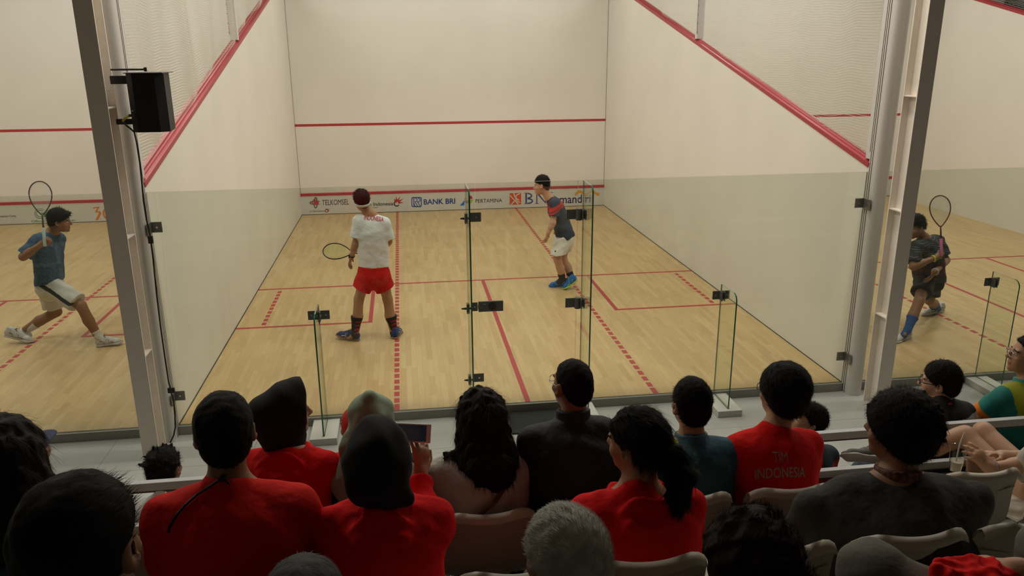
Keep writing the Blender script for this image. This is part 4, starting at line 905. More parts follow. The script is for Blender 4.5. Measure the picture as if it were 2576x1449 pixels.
# player 4: dark striped shirt, right court, half hidden by the column
def player_dark():
    Y = 1.4; P = lambda x, y, Y=Y: at(x, y, Y); root = thing('person', 'player in dark striped shirt and blue socks half hidden behind the right column', 'person', atz(2320, 835, 0)*A(1, 1, 0))
    HC = P(2303, 571, 1.3); R = frame(1.75, -.3, .15); s = 1.0; NB = P(2324, 600, 1.38); SL, SR = P(2304, 622, 1.2), P(2358, 606, 1.58); CH = P(2332, 640, 1.4); PV = P(2338, 696, 1.5); fw = nrm(A(-.8, -.6, 0))
    EL, WL = P(2297, 668, 1.05), P(2346, 656, 1.0); ER, WR = P(2374, 640, 1.32), P(2368, 638, 1.05); HL, HR = P(2328, 705, 1.42), P(2346, 704, 1.6); KL, KR = P(2312, 757, 1.15), P(2338, 755, 1.58); AL, AR = P(2283, 830, 1.02), P(2358, 776, 1.86)
    EL, WL = P(2297, 670, 1.08), P(2354, 648, 1.06); ER, WR = P(2380, 655, 1.5), P(2351, 685, 1.16)
    S = Sdf(); head(S, HC, R, s); neck(S, HC, R, NB); torso(S, PV, CH, NB, SL, SR, fw, 1.0); limb_arm(S, SL, EL, WL, 1.05); limb_arm(S, SR, ER, WR, 1.05); limb_leg(S, HL, KL, AL, 1.03, 1.0); limb_leg(S, HR, KR, AR, 1.03, 1.0)
    tip = P(2364, 492, 1.25); gp = WL+A(.055, -.01, .045); gd = nrm(tip-gp)
    hand(S, WL, nrm(A(.75, .1, .6)), A(.3, .9, -.3), -1, curl=(1.0, 1.0, 1.0, 1.0), thumb=.8, spread=.05); hand(S, WR, nrm(A(-.62, -.1, -.8)), A(-.5, .7, .3), 1, curl=(.2, .28, .35, .4))
    S.rc(AL, AL+A(-.06, -.04, -.04), .03, .022); S.rc(AR, AR+A(-.06, -.03, -.04), .03, .022); sdf_obj('body', S, .0075, skin('brown'), root, face_paint(HC, R, s))
    H = Sdf(); hair_cap(H, HC, R, s, t=.018, front=(.08, .055), back=(-.085, -.05), top=.015); mh = MATS['hair_black_brown']; sdf_obj('hair', H, .005, mh, root, strands=dict(n=1500, length=.022, width=.0015, lift=.7, seed=18), noise=(.004, .05, 3))
    ds = [mat('shirt_charcoal', (.022, .022, .026), .8), mat('shirt_grey_stripe', (.10, .12, .12), .8), mat('shirt_maroon', (.05, .018, .026), .8)]
    def stripes(Pq):
        u = (Pq[:, 2]-PV[2])/(NB[2]-PV[2]); w = u+.02*np.sin(Pq[:, 0]*17+Pq[:, 1]*13); m = (((w*22) % 1 < .28) & (u > .55) & (np.sin(Pq[:, 0]*23+u*31) > -.35)).astype(int); m[(u < .5) & (u > .12)] = 2; m[(u < .06) & ((w*20 % 1) < .3)] = 1; return m
    T = Sdf(); torso(T, PV, CH, NB-A(0, 0, .03), SL, SR, fw, 1.0, inf=.018); T.fl(CH, PV+A(0, 0, -.06), .16, .18, fw, .75, k=.05)
    for a, e in ((SL, EL), (SR, ER)): d = nrm(e-a); T.rc(a, a+d*.26, .068, .086, k=.03, clip=(a+d*.19, d))
    sdf_obj('shirt', T, .008, ds, root, stripes, noise=(.004, .14, 41), cuts=[(PV+A(0, 0, -.03), A(0, 0, -1))])
    Q = Sdf(); Q.fl(PV+A(0, 0, .06), PV+A(0, 0, -.06), .16, .17, fw, .85, k=.04)
    for h, kn, L in ((HL, KL, .25), (HR, KR, .2)): d = nrm(kn-h); Q.rc(h, h+d*.4, .10, .125, k=.035, clip=(h+d*L, d))
    sdf_obj('shorts', Q, .009, mat('shorts_black', (.02, .017, .02), .75), root, noise=(.004, .13, 43), cuts=[(PV+A(0, 0, .08), A(0, 0, 1))])
    bs = mat('sock_blue', (.025, .085, .30), .85)
    for kn, an in ((KL, AL), (KR, AR)):
        sock('sock', kn, an, .58, bs, root, None, A(-.05, -.02, -.05))
    mw = MATS['shoe_white']; wl = mat('shoe_dark_print', (.08, .08, .09), .5)
    shoe(root, atz(2288, 848, 0), atz(2248, 864, 0), mw, MATS['sole_white'], stripe=wl, laces=MATS['black_plastic'], s=1.15); t0 = atz(2318, 796, 0); h0 = P(2374, 781, 1.9); shoe(root, h0, t0+A(0, 0, .01), mw, MATS['sole_white'], stripe=wl, laces=MATS['black_plastic'], s=1.15)
    def band(wr, el, m, name, r=.034):
        d = nrm(wr-el); u = nrm(np.cross(d, A(0, .3, 1))); v = np.cross(d, u); b = MB(); b.tube([wr-d*.025+r*(u*math.cos(k)+v*math.sin(k)) for k in np.linspace(0, 2*math.pi, 16, endpoint=False)], .010, 6, closed=True); b.build(name, m, root)
    band(WL, EL, mat('wristband_lime', (.45, .52, .03), .7), 'wristband'); band(WR, ER, mat('watch_pale', (.5, .5, .47), .4), 'wristwatch')
    racket('racket', 'racket with dark red throat swung up by the half hidden player on the right court', tip-gd*.685, tip, A(-.5, -.85, .1), mat('racket_maroon', (.10, .03, .03), .35), mat('string_mint', (.40, .46, .34), .5), mat('grip_pink', (.42, .10, .20), .8))
player_dark()
# ---------------------------------------------------------------- the stand
M_PLAT = mat('stand_concrete', (0.30, 0.29, 0.26), 0.7, noise=0.05, nscale=6)
M_NOSE = mat('step_nosing', (0.42, 0.39, 0.32), 0.5)
ROWZ = {'A': 0.50, 'B': 0.82, 'C': 1.14, 'D': 1.46, 'E': 1.78}; ROWY = {'A': -2.98, 'B': -4.02, 'C': -4.92, 'D': -5.82, 'E': -6.7}
ks = list('ABCDE')
for i, k in enumerate(ks):
    y1 = ROWY[k]; y0 = ROWY[ks[i+1]] if i < 4 else -9.2
    struct(MB().box((-10, y0, FLZ), (10, y1, ROWZ[k])).build('floor_stand_row', M_PLAT, loc=(0, y1, ROWZ[k])))
    struct(MB().box((-10, y1-.06, ROWZ[k]), (10, y1+.004, ROWZ[k]+.006)).build('trim_step', M_NOSE, loc=(0, y1, ROWZ[k])))
# low bench in front of the stand
t = thing('bench', 'long low bench in front of the stand on which the front row sits', 'bench', (0, -2.66, FLZ))
MB().box((-5.5, -2.86, .36), (5.5, -2.46, .405), bev=.01).build('bench_top', M_PLAT, t)
for x in np.arange(-5, 5.1, 2.0): MB().box((x-.04, -2.8, FLZ), (x+.04, -2.52, .36)).build('leg', M_STEEL, t)
# guard rail with two flat white bars
t = thing('guard_rail', 'white guard rail of two flat bars along the front of the stand', 'rail', (0, -2.95, ROWZ['A']))
RY = -2.945
M_BAR = mat('rail_white', (0.52, 0.52, 0.51), 0.45)
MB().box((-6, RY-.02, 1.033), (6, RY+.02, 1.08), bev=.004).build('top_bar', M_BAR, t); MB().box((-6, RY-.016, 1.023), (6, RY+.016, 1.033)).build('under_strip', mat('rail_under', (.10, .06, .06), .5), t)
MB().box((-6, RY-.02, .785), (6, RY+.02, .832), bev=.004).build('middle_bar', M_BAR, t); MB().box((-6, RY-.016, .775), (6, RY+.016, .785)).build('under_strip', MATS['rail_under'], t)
for x in (-5.2, -2.42, .2, 2.9, 5.4): MB().box((x-.02, RY-.02, .506), (x+.02, RY+.02, 1.03)).build('post', M_STEEL, t)
# banner hung on the lower bar
t = thing('banner', 'black cloth banner with pale letters hung under the rail beside the red team shirt', 'banner', (1.35, RY-.06, .6))
bo = MB().box((1.0, RY-.066, .60), (2.2, RY-.06, .78)).build('cloth', mat('banner_black', (.02, .02, .02), .8), t)
lettering('lettering', 'BADUNG', A(1.42, RY-.066, .735), FR, FU, .055, mat('banner_letters', (.30, .29, .26), .7), t, bold=.02); lettering('lettering', 'BK SC', A(1.34, RY-.066, .70), FR, FU, .05, MATS['banner_letters'], t, bold=.02)
t = thing('banner', 'red and black cloth with letters hung on the rail behind the bare knees', 'banner', (2.1, RY-.06, 1.0))
MB().box((1.75, RY-.062, .90), (2.25, RY-.056, 1.025)).build('cloth', mat('banner_redblack', (.035, .012, .012), .8), t); lettering('lettering', 'amanah', A(1.98, RY-.062, .995), FR, FU, .05, mat('banner_ochre', (.22, .15, .09), .7), t, bold=.02)
MB().box((1.75, RY-.0635, .93), (2.25, RY-.062, .99)).build('stripe', mat('banner_red', (.25, .02, .03), .8), t)

M_SEAT = mat('seat_plastic', (0.46, 0.41, 0.32), 0.42, spec=.4)
def seat_mesh():
    W = .425; prof = [(.235, -.035), (.225, -.005), (.18, .012), (.05, -.005), (-.09, -.012), (-.165, .0), (-.2, .035), (-.225, .1), (-.25, .22), (-.268, .33), (-.277, .37), (-.29, .382), (-.306, .372), (-.308, .35)]
    half = [.19, .2, .207, .21, .21, .21, .21, .21, .212, .212, .203, .195, .195, .2]; nu = 15; V = []
    for (y, z), hw in zip(prof, half):
        bk = max(0, min(1, z/.25)); sd = max(0, 1-abs(y-.02)/.3)
        for u in np.linspace(-1, 1, nu):
            V.append((hw*math.sin(u*math.pi/2*.96)/.998 if False else hw*u, y+.055*bk*u*u-.0*sd, z+(.022*abs(u)**3 if z < .06 else -.045*max(0, (abs(u)-.55)/.45)**2.5*max(0, min(1, (z-.2)/.16))+.012*u*u)))
    V = np.array(V); n = len(prof); F = [[i*nu+j, i*nu+j+1, (i+1)*nu+j+1, (i+1)*nu+j] for i in range(n-1) for j in range(nu-1)]
    N = np.zeros_like(V)
    for f in F:
        nn = np.cross(V[f[1]]-V[f[0]], V[f[3]]-V[f[0]]); N[f] += nn
    N /= np.linalg.norm(N, axis=1, keepdims=True); k = len(V); V2 = np.concatenate([V+N*.006, V-N*.006]); F2 = F+[[a+k for a in f][::-1] for f in F]
    rim = [j for j in range(nu)]+[i*nu+nu-1 for i in range(1, n)]+[(n-1)*nu+j for j in range(nu-2, -1, -1)]+[i*nu for i in range(n-2, 0, -1)]
    for a, b in zip(rim, rim[1:]+rim[:1]): F2.append([b, a, a+k, b+k])
    return V2, F2
SEAT0 = None
def chair(x, y, z, label, group):
    "y: back of the seat shell at seat height"
    global SEAT0
    t = thing('stadium_seat', label, 'seat', (x, y+.19, z), group)
    if SEAT0 is None:
        V, F = seat_mesh(); sh = obj('shell', V+A(x, y+.19, z+.43), F, M_SEAT, t, smooth=True); sh.data.set_sharp_from_angle(angle=1.3)
        rb = MB().tube([(x-.19, y-.045+.19-.19-.0, z+.43+.27), (x-.1, y-.062, z+.43+.262), (x+.1, y-.062, z+.43+.262), (x+.19, y-.045, z+.43+.27)], .004, 6).build('moulded_ridge', M_SEAT, t)
        br = MB().box((x-.05, y+.06, z+.006), (x+.05, y+.3, z+.03)).box((x-.03, y+.12, z+.03), (x+.03, y+.2, z+.41)).build('pedestal', M_STEEL, t); SEAT0 = (sh, rb, br)
    else:
        for c in SEAT0:
            d = c.copy(); COL.objects.link(d); d.parent = t
    return t
def seat_label(row, i): return {'A': 'front row', 'B': 'second row', 'C': 'third row'}[row]
seatsA = [(-2.80, 'beige plastic seat at the left end of the front row'), (-2.29, 'beige front row seat, second from the left end'), (-1.86, 'beige front row seat under the woman in the black hood'), (-1.30, 'beige front row seat under the woman in the olive headscarf'),
          (-.783, 'beige front row seat with its whole back showing, under the woman in cream'), (-.35, 'beige front row seat behind the man in the black jacket'), (.115, 'beige front row seat under the teal polo shirt'), (.60, 'beige front row seat under the red team shirt'), (1.04, 'beige front row seat hidden by the man in charcoal'), (1.55, 'beige front row seat of the woman with bare knees, far right'), (2.07, 'beige front row seat just outside the right edge')]
for x, lb in seatsA: chair(x, -3.80, ROWZ['A']+.012, lb, 'beige front row seats')
seatsB = [(-2.22, 'beige second row seat at the left under the long haired woman'), (-1.70, 'beige second row seat under the man in the red T shirt'), (-1.22, 'beige second row seat under the black headscarf'), (-.78, 'beige second row seat beside the white haired man'), (-.375, 'beige second row seat behind the ponytailed woman'), (.07, 'beige second row seat beside the brown haired head'), (.54, 'beige second row seat behind the big man in charcoal'), (1.0, 'beige second row seat cut by the right edge of the picture')]
for x, lb in seatsB: chair(x, -4.70, ROWZ['B']+.055, lb, 'beige second row seats')

# ---------------------------------------------------------------- seated people
MHAIR = mat('hair_black', (.007, .0055, .005), .7, spec=.12); MHAIRB = mat('hair_dark_brown', (.012, .007, .0055), .65, spec=.14)
def seated(label, px, py, Y, yaw=0, pitch=0, roll=0, s=1.0, w=1.0, lean=.06, byaw=0.0, tone='tan', top=None, long=False, noise=(.005, .17, 1), arms=None, pants=None, hair=True, legs=True, extra=None, paint=None, seatz=None, shz=0.0, h=.0075, name_top='shirt', hood=None, collar=None, neckcut=.02, longhem=0.0, nk=.175, sway=0.0, slv=.22):
    HC = at(px, py, Y); R = frame(yaw, pitch, roll); B = frame(byaw); r, f, u = B[:, 0], B[:, 1], B[:, 2]
    NB = HC-A(0, 0, nk)*s-f*.035*s+r*sway; CH = NB-A(0, 0, .17)*s-f*.03; PV = HC-A(0, 0, .70)*s-f*(.04+lean)+r*sway
    SL = NB-r*.168*w*s-A(0, 0, .078+shz)*s; SR = NB+r*.168*w*s-A(0, 0, .078+shz)*s
    zf = ROWZ['A'] if Y > -4.0 else ROWZ['B'] if Y > -4.95 else ROWZ['C']
    if Y > -3.2: zf = FLZ
    root = thing('person', label, 'person', (PV[0], PV[1]+.1, zf))
    J = dict(HC=HC, R=R, NB=NB, CH=CH, PV=PV, SL=SL, SR=SR, f=f, r=r, root=root, s=s)
    EL, ER = SL-A(0, 0, .26)*s+f*.10-r*.045, SR-A(0, 0, .26)*s+f*.10+r*.045
    WL, WR = EL+f*.2-A(0, 0, .06)+r*.13, ER+f*.2-A(0, 0, .06)-r*.13
    if arms:
        EL, WL, ER, WR = [np.asarray(arms.get(k, v), float) for k, v in (('EL', EL), ('WL', WL), ('ER', ER), ('WR', WR))]
    J.update(EL=EL, WL=WL, ER=ER, WR=WR)
    HL, HR = PV-r*.085*s, PV+r*.085*s; kz = max(PV[2]-.02, zf+.3); KL, KR = HL+f*.40*s-r*.03, HR+f*.40*s+r*.03; KL[2] = KR[2] = kz; AL, AR = KL+f*.06, KR+f*.06; AL[2] = AR[2] = zf+.09
    if arms and 'KL' in arms: KL, KR, AL, AR = (np.asarray(arms[k], float) for k in ('KL', 'KR', 'AL', 'AR'))
    S = Sdf(); head(S, HC, R, s); neck(S, HC, R, NB, s); torso(S, PV, CH, NB, SL, SR, f, s, w)
    limb_arm(S, SL, EL, WL, s); limb_arm(S, SR, ER, WR, s)
    if not (arms and arms.get('nohand')):
        hand(S, WL, nrm(WL-EL), A(0, 0, -1), 1, s=s); hand(S, WR, nrm(WR-ER), A(0, 0, -1), -1, s=s)
    if legs:
        limb_leg(S, HL, KL, AL, s); limb_leg(S, HR, KR, AR, s); fl = nrm((AL-KL)*A(1, 1, 0)+f*.05)
        for an in (AL, AR): S.rc(an, an+f*.12-A(0, 0, .055), .035, .028)
    if extra: extra(S, J)
    sdf_obj('body', S, h, skin(tone), root, face_paint(HC, R, s))
    if pants is not None and legs:
        Q = Sdf(); Q.fl(PV+A(0, 0, .06), PV-A(0, 0, .02), .165*s*w, .175*s*w, f, .85, k=.05)
        for a, b, c in ((HL, KL, AL), (HR, KR, AR)): Q.rc(a, b, .098*s, .072*s, k=.04); Q.rc(b, c, .07*s, .058*s, k=.03, clip=(c+nrm(c-b)*.0, c-b))
        sdf_obj('trousers', Q, .010, pants, root, noise=(.005, .15, 77))
        for an in (AL, AR): shoe(root, an-f*.05-A(0, 0, .085), an+f*.2-A(0, 0, .085), MATS['black_plastic'], M_SEAT)
    if top is not None:
        T = Sdf(); torso(T, PV+A(0, 0, .06), CH, NB-A(0, 0, .03), SL, SR, f, s, w, inf=.018)
        T.fl(CH-A(0, 0, max(0, .17*s*(w-1))), PV+A(0, 0, .02), .17*s*w, .185*s*w, f, .78, k=.06)
        for a, e, wr in ((SL, EL, WL), (SR, ER, WR)):
            d = nrm(e-a)
            if long:
                g = nrm(wr-e); T.rc(a, e, .070*s, .060*s, k=.016); T.rc(e, wr+g*.03, .058*s, .042*s, k=.014, clip=(wr-g*.01, g))
            else: T.rc(a, a+d*.28, .070*s, .080*s, k=.016, clip=(a+d*slv*s, d))
        T.rc(NB-A(0, 0, .03)*s, NB+A(0, 0, .012)*s-f*.004, .076*s, .066*s, k=.025)
        if hood: hood(T, J)
        J['shirt'] = sdf_obj(name_top, T, .0085, top, root, paint(J) if paint else None, noise=noise, cuts=[(PV+A(0, 0, -.03), A(0, 0, -1))])
    if collar is not None:
        cm, ch = collar; C = Sdf(); bq = NB-A(0, 0, .03)*s; C.fl(bq, bq+A(0, 0, ch)*s+f*.012, (.080*s), (.076*s), f, 1.0, k=.01, clip=[(bq+A(0, 0, ch)*s, A(0, 0, 1)+.25*f), (bq, A(0, 0, -1))]); J['collar'] = sdf_obj('collar', C, .006, cm, root)
    return J
def short_hair(J, m=MHAIR, t=.014, front=(.08, .055), back=(-.08, -.07), n=2500, length=.022, lift=.6, spikes=0, sl=.03, top=.0, wide=0.0, width=.0009, seed=1, flow=None, rand=.5, curl=0.0, noise=(.0016, .05, 2), hh=.0055):
    H = Sdf(); HC, R, s = J['HC'], J['R'], J['s']; hair_cap(H, HC, R, s, t, front, back, top=top, wide=wide)
    r = np.random.default_rng(seed)
    for i in range(spikes):
        v = nrm(r.normal(size=3)*A(1, 1, .8)+A(0, -.1, .75)); v = v if v[2] > -.1 else v*A(1, 1, -1); b = HC+R@((A(0, -.014, .034)+v*(A(.074, .096, .086)+t*.6))*s); H.rc(b, b+R@(v*sl*r.uniform(.5, 1.2)+r.normal(size=3)*.008), .012*s, .003, k=.01)
    fl = (lambda P: np.tile(A(0, 0, -1), (len(P), 1))) if flow is None else flow
    return sdf_obj('hair', H, hh, m, J['root'], noise=noise, strands=dict(n=n, length=length, width=width, lift=lift, flow=fl, rand=rand, seed=seed, curl=curl))
def hood_down(amount=1.0):
    def f(T, J):
        NB, r, fw, s = J['NB'], J['r'], J['f'], J['s']; u = A(0, 0, 1)
        T.fl(NB-u*.06-fw*.10, NB-u*(.10+.12*amount)-fw*.158, .112, .028, fw, .30, k=.007)
        for sx in (-1, 1):
            p = [NB+r*sx*.07+fw*.05-u*.015, NB+r*sx*.105-fw*.035-u*.02, NB+r*sx*.06-fw*.115-u*.05, NB-fw*.128-u*.06]
            for i in range(3): T.rc(p[i], p[i+1], .034, .034, k=.008)
            T.rc(NB+r*sx*.10-fw*.09-u*.06, NB-u*(.09+.12*amount)-fw*.178, .016, .012, k=.010)
        T.rc(NB+r*.05-fw*.158-u*.10, NB-r*.045-fw*.165-u*.115, .008, .006, k=.012); T.rc(NB+r*.03-fw*.165-u*.135, NB-r*.035-fw*.165-u*.13, .007, .006, k=.012)
    return f
RED = mat('red_team_cotton', (.64, .008, .006), .85, spec=.15, bump=.55, bscale=9, bdist=.035); RED2 = mat('red_tee_cotton', (.60, .012, .006), .85, spec=.15, bump=.55, bscale=9, bdist=.035); REDH = mat('red_hoodie_fleece', (.64, .007, .008), .9, spec=.15, bump=.55, bscale=9, bdist=.035)
JEANS = mat('jeans_dark', (.03, .045, .07), .8); BLK = mat('black_cloth', (.010, .010, .011), .85); DKP = mat('dark_trousers', (.02, .02, .022), .8)

# ---- row A
J = seated('woman in a black peaked hood and red hoodie, face turned to the right', 716, 1036, -3.58, yaw=-1.25, pitch=.02, top=REDH, long=True, pants=JEANS, tone='tan', hood=hood_down(.8), w=1.0, byaw=-.15, s=.98)
H = Sdf(); q = lambda x, y, z: J['HC']+J['R']@A(x, y, z); fr = (q(0, .078, 0), J['R']@A(0, 1, -.05))
H.rc(q(0, -.075, .005), q(0, .03, .03), .09, .105, k=.03, clip=fr); H.rc(q(0, .03, .06), q(0, .066, .085), .085, .062, k=.03, clip=fr); H.rc(q(0, -.06, -.04), q(0, -.03, -.13), .085, .082, k=.04); H.rc(q(0, .02, -.06), q(0, .0, -.14), .075, .075, k=.04, clip=(q(0, .055, 0), J['R']@A(0, 1, .2)))
sdf_obj('knit_hood', H, .0055, mat('black_knit', (.011, .011, .012), .9, bump=.15, bscale=150), J['root'])

OL = mat('olive_scarf', (.30, .37, .26), .85); 
J = seated('woman in an olive pointed headscarf and black top beside the filming phone', 935, 1056, -3.58, top=BLK, long=True, pants=DKP, s=.97, w=.98)
H = Sdf(); q = lambda x, y, z: J['HC']+J['R']@A(x, y, z); H.el(q(0, -.02, .03), (.088, .105, .10), k=.03, clip=(q(0, .085, 0), A(0, 1, 0))); H.rc(q(0, -.03, .07), q(.0, -.05, .135), .078, .032, k=.04); H.rc(q(0, -.03, -.0), q(0, -.06, -.14), .092, .115, k=.05, clip=(q(0, .07, 0), A(0, 1, 0))); H.fl(q(0, -.06, -.14), q(0, -.08, -.24), .15, .19, A(0, 1, 0), .62, k=.05)
for x in (-.045, .05): H.rc(q(x, -.1, .06), q(x*1.9, -.14, -.14), .012, .012, k=.02)
sdf_obj('headscarf', H, .007, OL, J['root'], noise=(.004, .12, 6))

CRE = mat('cream_blouse', (.44, .41, .35), .8, bump=.55, bscale=9, bdist=.035)
J = seated('woman in a cream blouse with long black hair down her back', 1208, 1046, -3.58, yaw=.1, top=CRE, long=True, pants=DKP, tone='light', s=1.0, w=1.02)
H = Sdf(); q = lambda x, y, z: J['HC']+J['R']@A(x, y, z); H.el(q(0, -.02, .035), (.095, .11, .098), k=.03, clip=(q(0, .08, .05), A(0, 1, .2))); H.rc(q(-.0, -.05, .02), q(.02, -.095, -.18), .108, .115, k=.05); H.rc(q(.02, -.1, -.18), q(.045, -.115, -.36), .115, .07, k=.05); H.rc(q(.07, -.04, -.08), q(.10, -.06, -.25), .05, .05, k=.04); H.rc(q(-.07, -.03, -.08), q(-.09, -.08, -.19), .05, .035, k=.04); H.rc(q(-.02, -.03, .1), q(.01, -.06, .09), .05, .05, k=.03)
for i in range(9): x0 = -.06+.018*i; H.rc(q(x0, -.14, -.25-.01*i), q(x0+.02, -.15, -.40+.012*abs(i-5)), .02, .004, k=.02)
for i in range(7): z0 = -.12-.018*i; H.rc(q(-.09, -.07, z0), q(-.15-rng.uniform(0, .05), -.04, z0-.03), .016, .003, k=.01); H.rc(q(-.15, -.04, z0-.03), q(-.19, -.03, z0+rng.uniform(-.03, .02)), .005, .002, k=.004)
sdf_obj('hair', H, .006, MHAIRB, J['root'], noise=(.005, .05, 3), strands=dict(n=7000, length=.07, width=.0007, lift=.05, flow=(.1, 0, -1), rand=.22, seed=21))
b = MB(); p0, p1 = J['SR']+A(-.02, -.06, .03), J['PV']+A(-.16, -.1, .26); b.tube([p0, p0*.65+p1*.35+A(.0, -.1, 0), p0*.3+p1*.7+A(0, -.09, 0), p1+A(-.02, .05, -.02)], .011, 6); b.build('bag_strap', mat('brown_strap', (.10, .03, .02), .6), J['root'])

JK = mat('black_jacket', (.011, .013, .017), .7, bump=.55, bscale=9, bdist=.035)
J = seated('man in a black jacket and wire glasses with close cropped hair', 1440, 968, -3.58, yaw=.38, pitch=.03, top=JK, long=True, pants=DKP, tone='brown', w=1.08, s=1.02, name_top='jacket', collar=(JK, .10), noise=(.006, .2, 5))
short_hair(J, t=.004, front=(.07, .07), back=(-.085, -.06), n=3000, length=.006, width=.0006, lift=.25); eyeglasses(J['HC'], J['R'], J['s'], mat('wire_frame', (.4, .4, .38), .3, metal=.8), J['root'], square=False)

TEAL = mat('teal_polo', (.028, .085, .115), .8, bump=.55, bscale=9, bdist=.035); TLC = mat('teal_collar', (.075, .165, .20), .8); LIME = mat('lime_panel', (.25, .30, .02), .8)
def polo_paint(J):
    def f(P):
        l = (P-J['NB']); return ((l@J['r'] < -.075) & (l[:, 2] > -.075) & (l@J['f'] < .02) & (l@J['r']*.5+l[:, 2] > -.15)).astype(int)
    return f
J = seated('man in a teal polo shirt with lime shoulder panel and three eyelets', 1738, 1018, -3.58, yaw=.12, pitch=.05, top=[TEAL, LIME], pants=DKP, tone='tan', w=1.06, paint=polo_paint, collar=(TLC, .075))
short_hair(J, t=.012, front=(.085, .06), back=(-.08, -.075), n=3500, length=.022, seed=33, top=.012, lift=.12, rand=.25, width=.0007, flow=lambda P: np.tile(A(-.5, .5, -.2), (len(P), 1)))
for i in range(3):
    o = at(1752, 1146+16*i, J['CH'][1]-.1); c = [(.0065*math.cos(a), .0065*math.sin(a)) for a in np.linspace(0, 6.283, 13)[:-1]]; ci = [(.004*x/.0065, .004*y/.0065) for x, y in c]
    decal('eyelet', c+ci, [[k, (k+1) % 12, 12+(k+1) % 12, 12+k] for k in range(12)], o, A(1, 0, 0), A(0, .2, 1), mat('eyelet_lime', (.17, .24, .12), .5), J['root'], target=J['shirt'])

J = seated('young man in glasses and a red shirt printed TIM INDONESIA', 1968, 992, -3.58, yaw=.3, pitch=.08, top=RED, pants=DKP, tone='tan', w=1.02, s=1.05, sway=-.045, collar=(RED, .05), noise=(.005, .2, 15))
short_hair(J, t=.024, front=(.09, .055), back=(-.085, -.085), n=4000, length=.03, seed=41, top=.02, wide=.012, flow=lambda P: np.tile(A(.4, -.3, -.6), (len(P), 1)), lift=.14, rand=.3, width=.0008)
eyeglasses(J['HC'], J['R'], J['s'], mat('black_frame', (.02, .02, .02), .3), J['root'])
gp = mat('print_silver', (.36, .25, .22), .7); c = at(1966, 1152, J['CH'][1]-.12); upv = A(0, .12, 1)
lettering('lettering', 'TIM', c, A(1, 0, 0), upv, .042, gp, J['root'], width=.064, bold=.006, target=J['shirt']); c = at(1963, 1185, J['CH'][1]-.12)
lettering('lettering', 'INDONESIA', c, A(1, 0, .03), upv, .048, gp, J['root'], width=.232, bold=.018, target=J['shirt'], arc=.9)

# woman with bare knees at the right, cup in reach
Y = -3.55; P = lambda x, y, Y=Y: at(x, y, Y)
arms = dict(EL=P(2592, 1168, -3.58), WL=P(2492, 1176, -3.56), ER=P(2650, 1150, -3.5), WR=P(2522, 1146, -3.47), nohand=True, KL=P(2428, 1096, -3.16), KR=P(2474, 1086, -3.08), AL=P(2270, 1140, -3.06), AR=P(2440, 1240, -2.98))
def clasp(S, J):
    hand(S, J['WL'], nrm(P(2450, 1136, -3.52)-J['WL']), A(.3, .4, -.7), -1, curl=(.3, .35, .4, .45), spread=.2, s=1.0); hand(S, J['WR'], nrm(P(2452, 1134, -3.46)-J['WR']), A(-.2, -.3, -.8), 1, curl=(.5, .5, .5, .5), s=.95)
J = seated('woman in a cream top with bare crossed knees and clasped hands', 2690, 985, -3.56, top=CRE, tone='light', w=1.0, arms=arms, extra=clasp, byaw=.25, h=.0065)
short_hair(J, MHAIRB, back=(-.08, -.11))
Q = Sdf(); Q.fl(J['PV']+A(0, 0, .04), J['PV']+J['f']*.16, .165, .15, A(0, 0, 1), .7, k=.05); sdf_obj('skirt', Q, .01, DKP, J['root'])
b = MB(); d = nrm(J['WL']-J['EL']); u1 = nrm(np.cross(d, A(0, 0, 1))); v1 = np.cross(d, u1); b.tube([J['WL']-d*.02+.031*(u1*math.cos(k)+v1*math.sin(k)) for k in np.linspace(0, 6.283, 16, endpoint=False)], .007, 6, closed=True); b.build('wristwatch', mat('pink_strap', (.35, .20, .20), .6), J['root'])
c = P(2517, 1166, -3.36); b = MB(); b.obox(c, A(.028, .001, .042), frame(0, .5, .5)); cd_ = b.build('lanyard_card', mat('card_white', (.55, .55, .52), .5), J['root']); b = MB(); b.obox(c+A(-.008, -.004, -.018), A(.018, .0012, .014), frame(0, .5, .5)); b.build('card_print', mat('card_green', (.02, .20, .08), .5), cd_)
# plastic cup with straw
c = P(2408, 1150, -3.50); t = thing('plastic_cup', 'clear plastic cup with a straw held up by the clasped hands', 'cup', c-A(0, 0, .06))
n = 24; a = np.arange(n)*2*math.pi/n; V = []; F = []
for r, z in ((.028, -.075), (.043, .055), (.0445, .057), (.0445, .053)): V += [c+A(r*math.cos(k), r*math.sin(k), z) for k in a]
for i in range(3): F += [[i*n+k, i*n+(k+1) % n, (i+1)*n+(k+1) % n, (i+1)*n+k] for k in range(n)]
F.append(list(range(n))[::-1])
m_cup = glass_mat('cup_plastic', (.86, .86, .84)); obj('cup', V, F, m_cup, t, smooth=True)
b = MB(); b.tube([c+A(0, 0, -.07), c+A(0, 0, -.02)], [.027, .034], 20); b.build('drink', mat('iced_drink', (.42, .34, .22), .3), t)
b = MB(); b.tube([c+A(-.005, 0, -.06), c+A(.005, .005, .055), c+A(.012, .008, .085), c+A(.026, .01, .135)], .0035, 8); b.build('straw', mat('straw_white', (.6, .6, .57), .4), t)

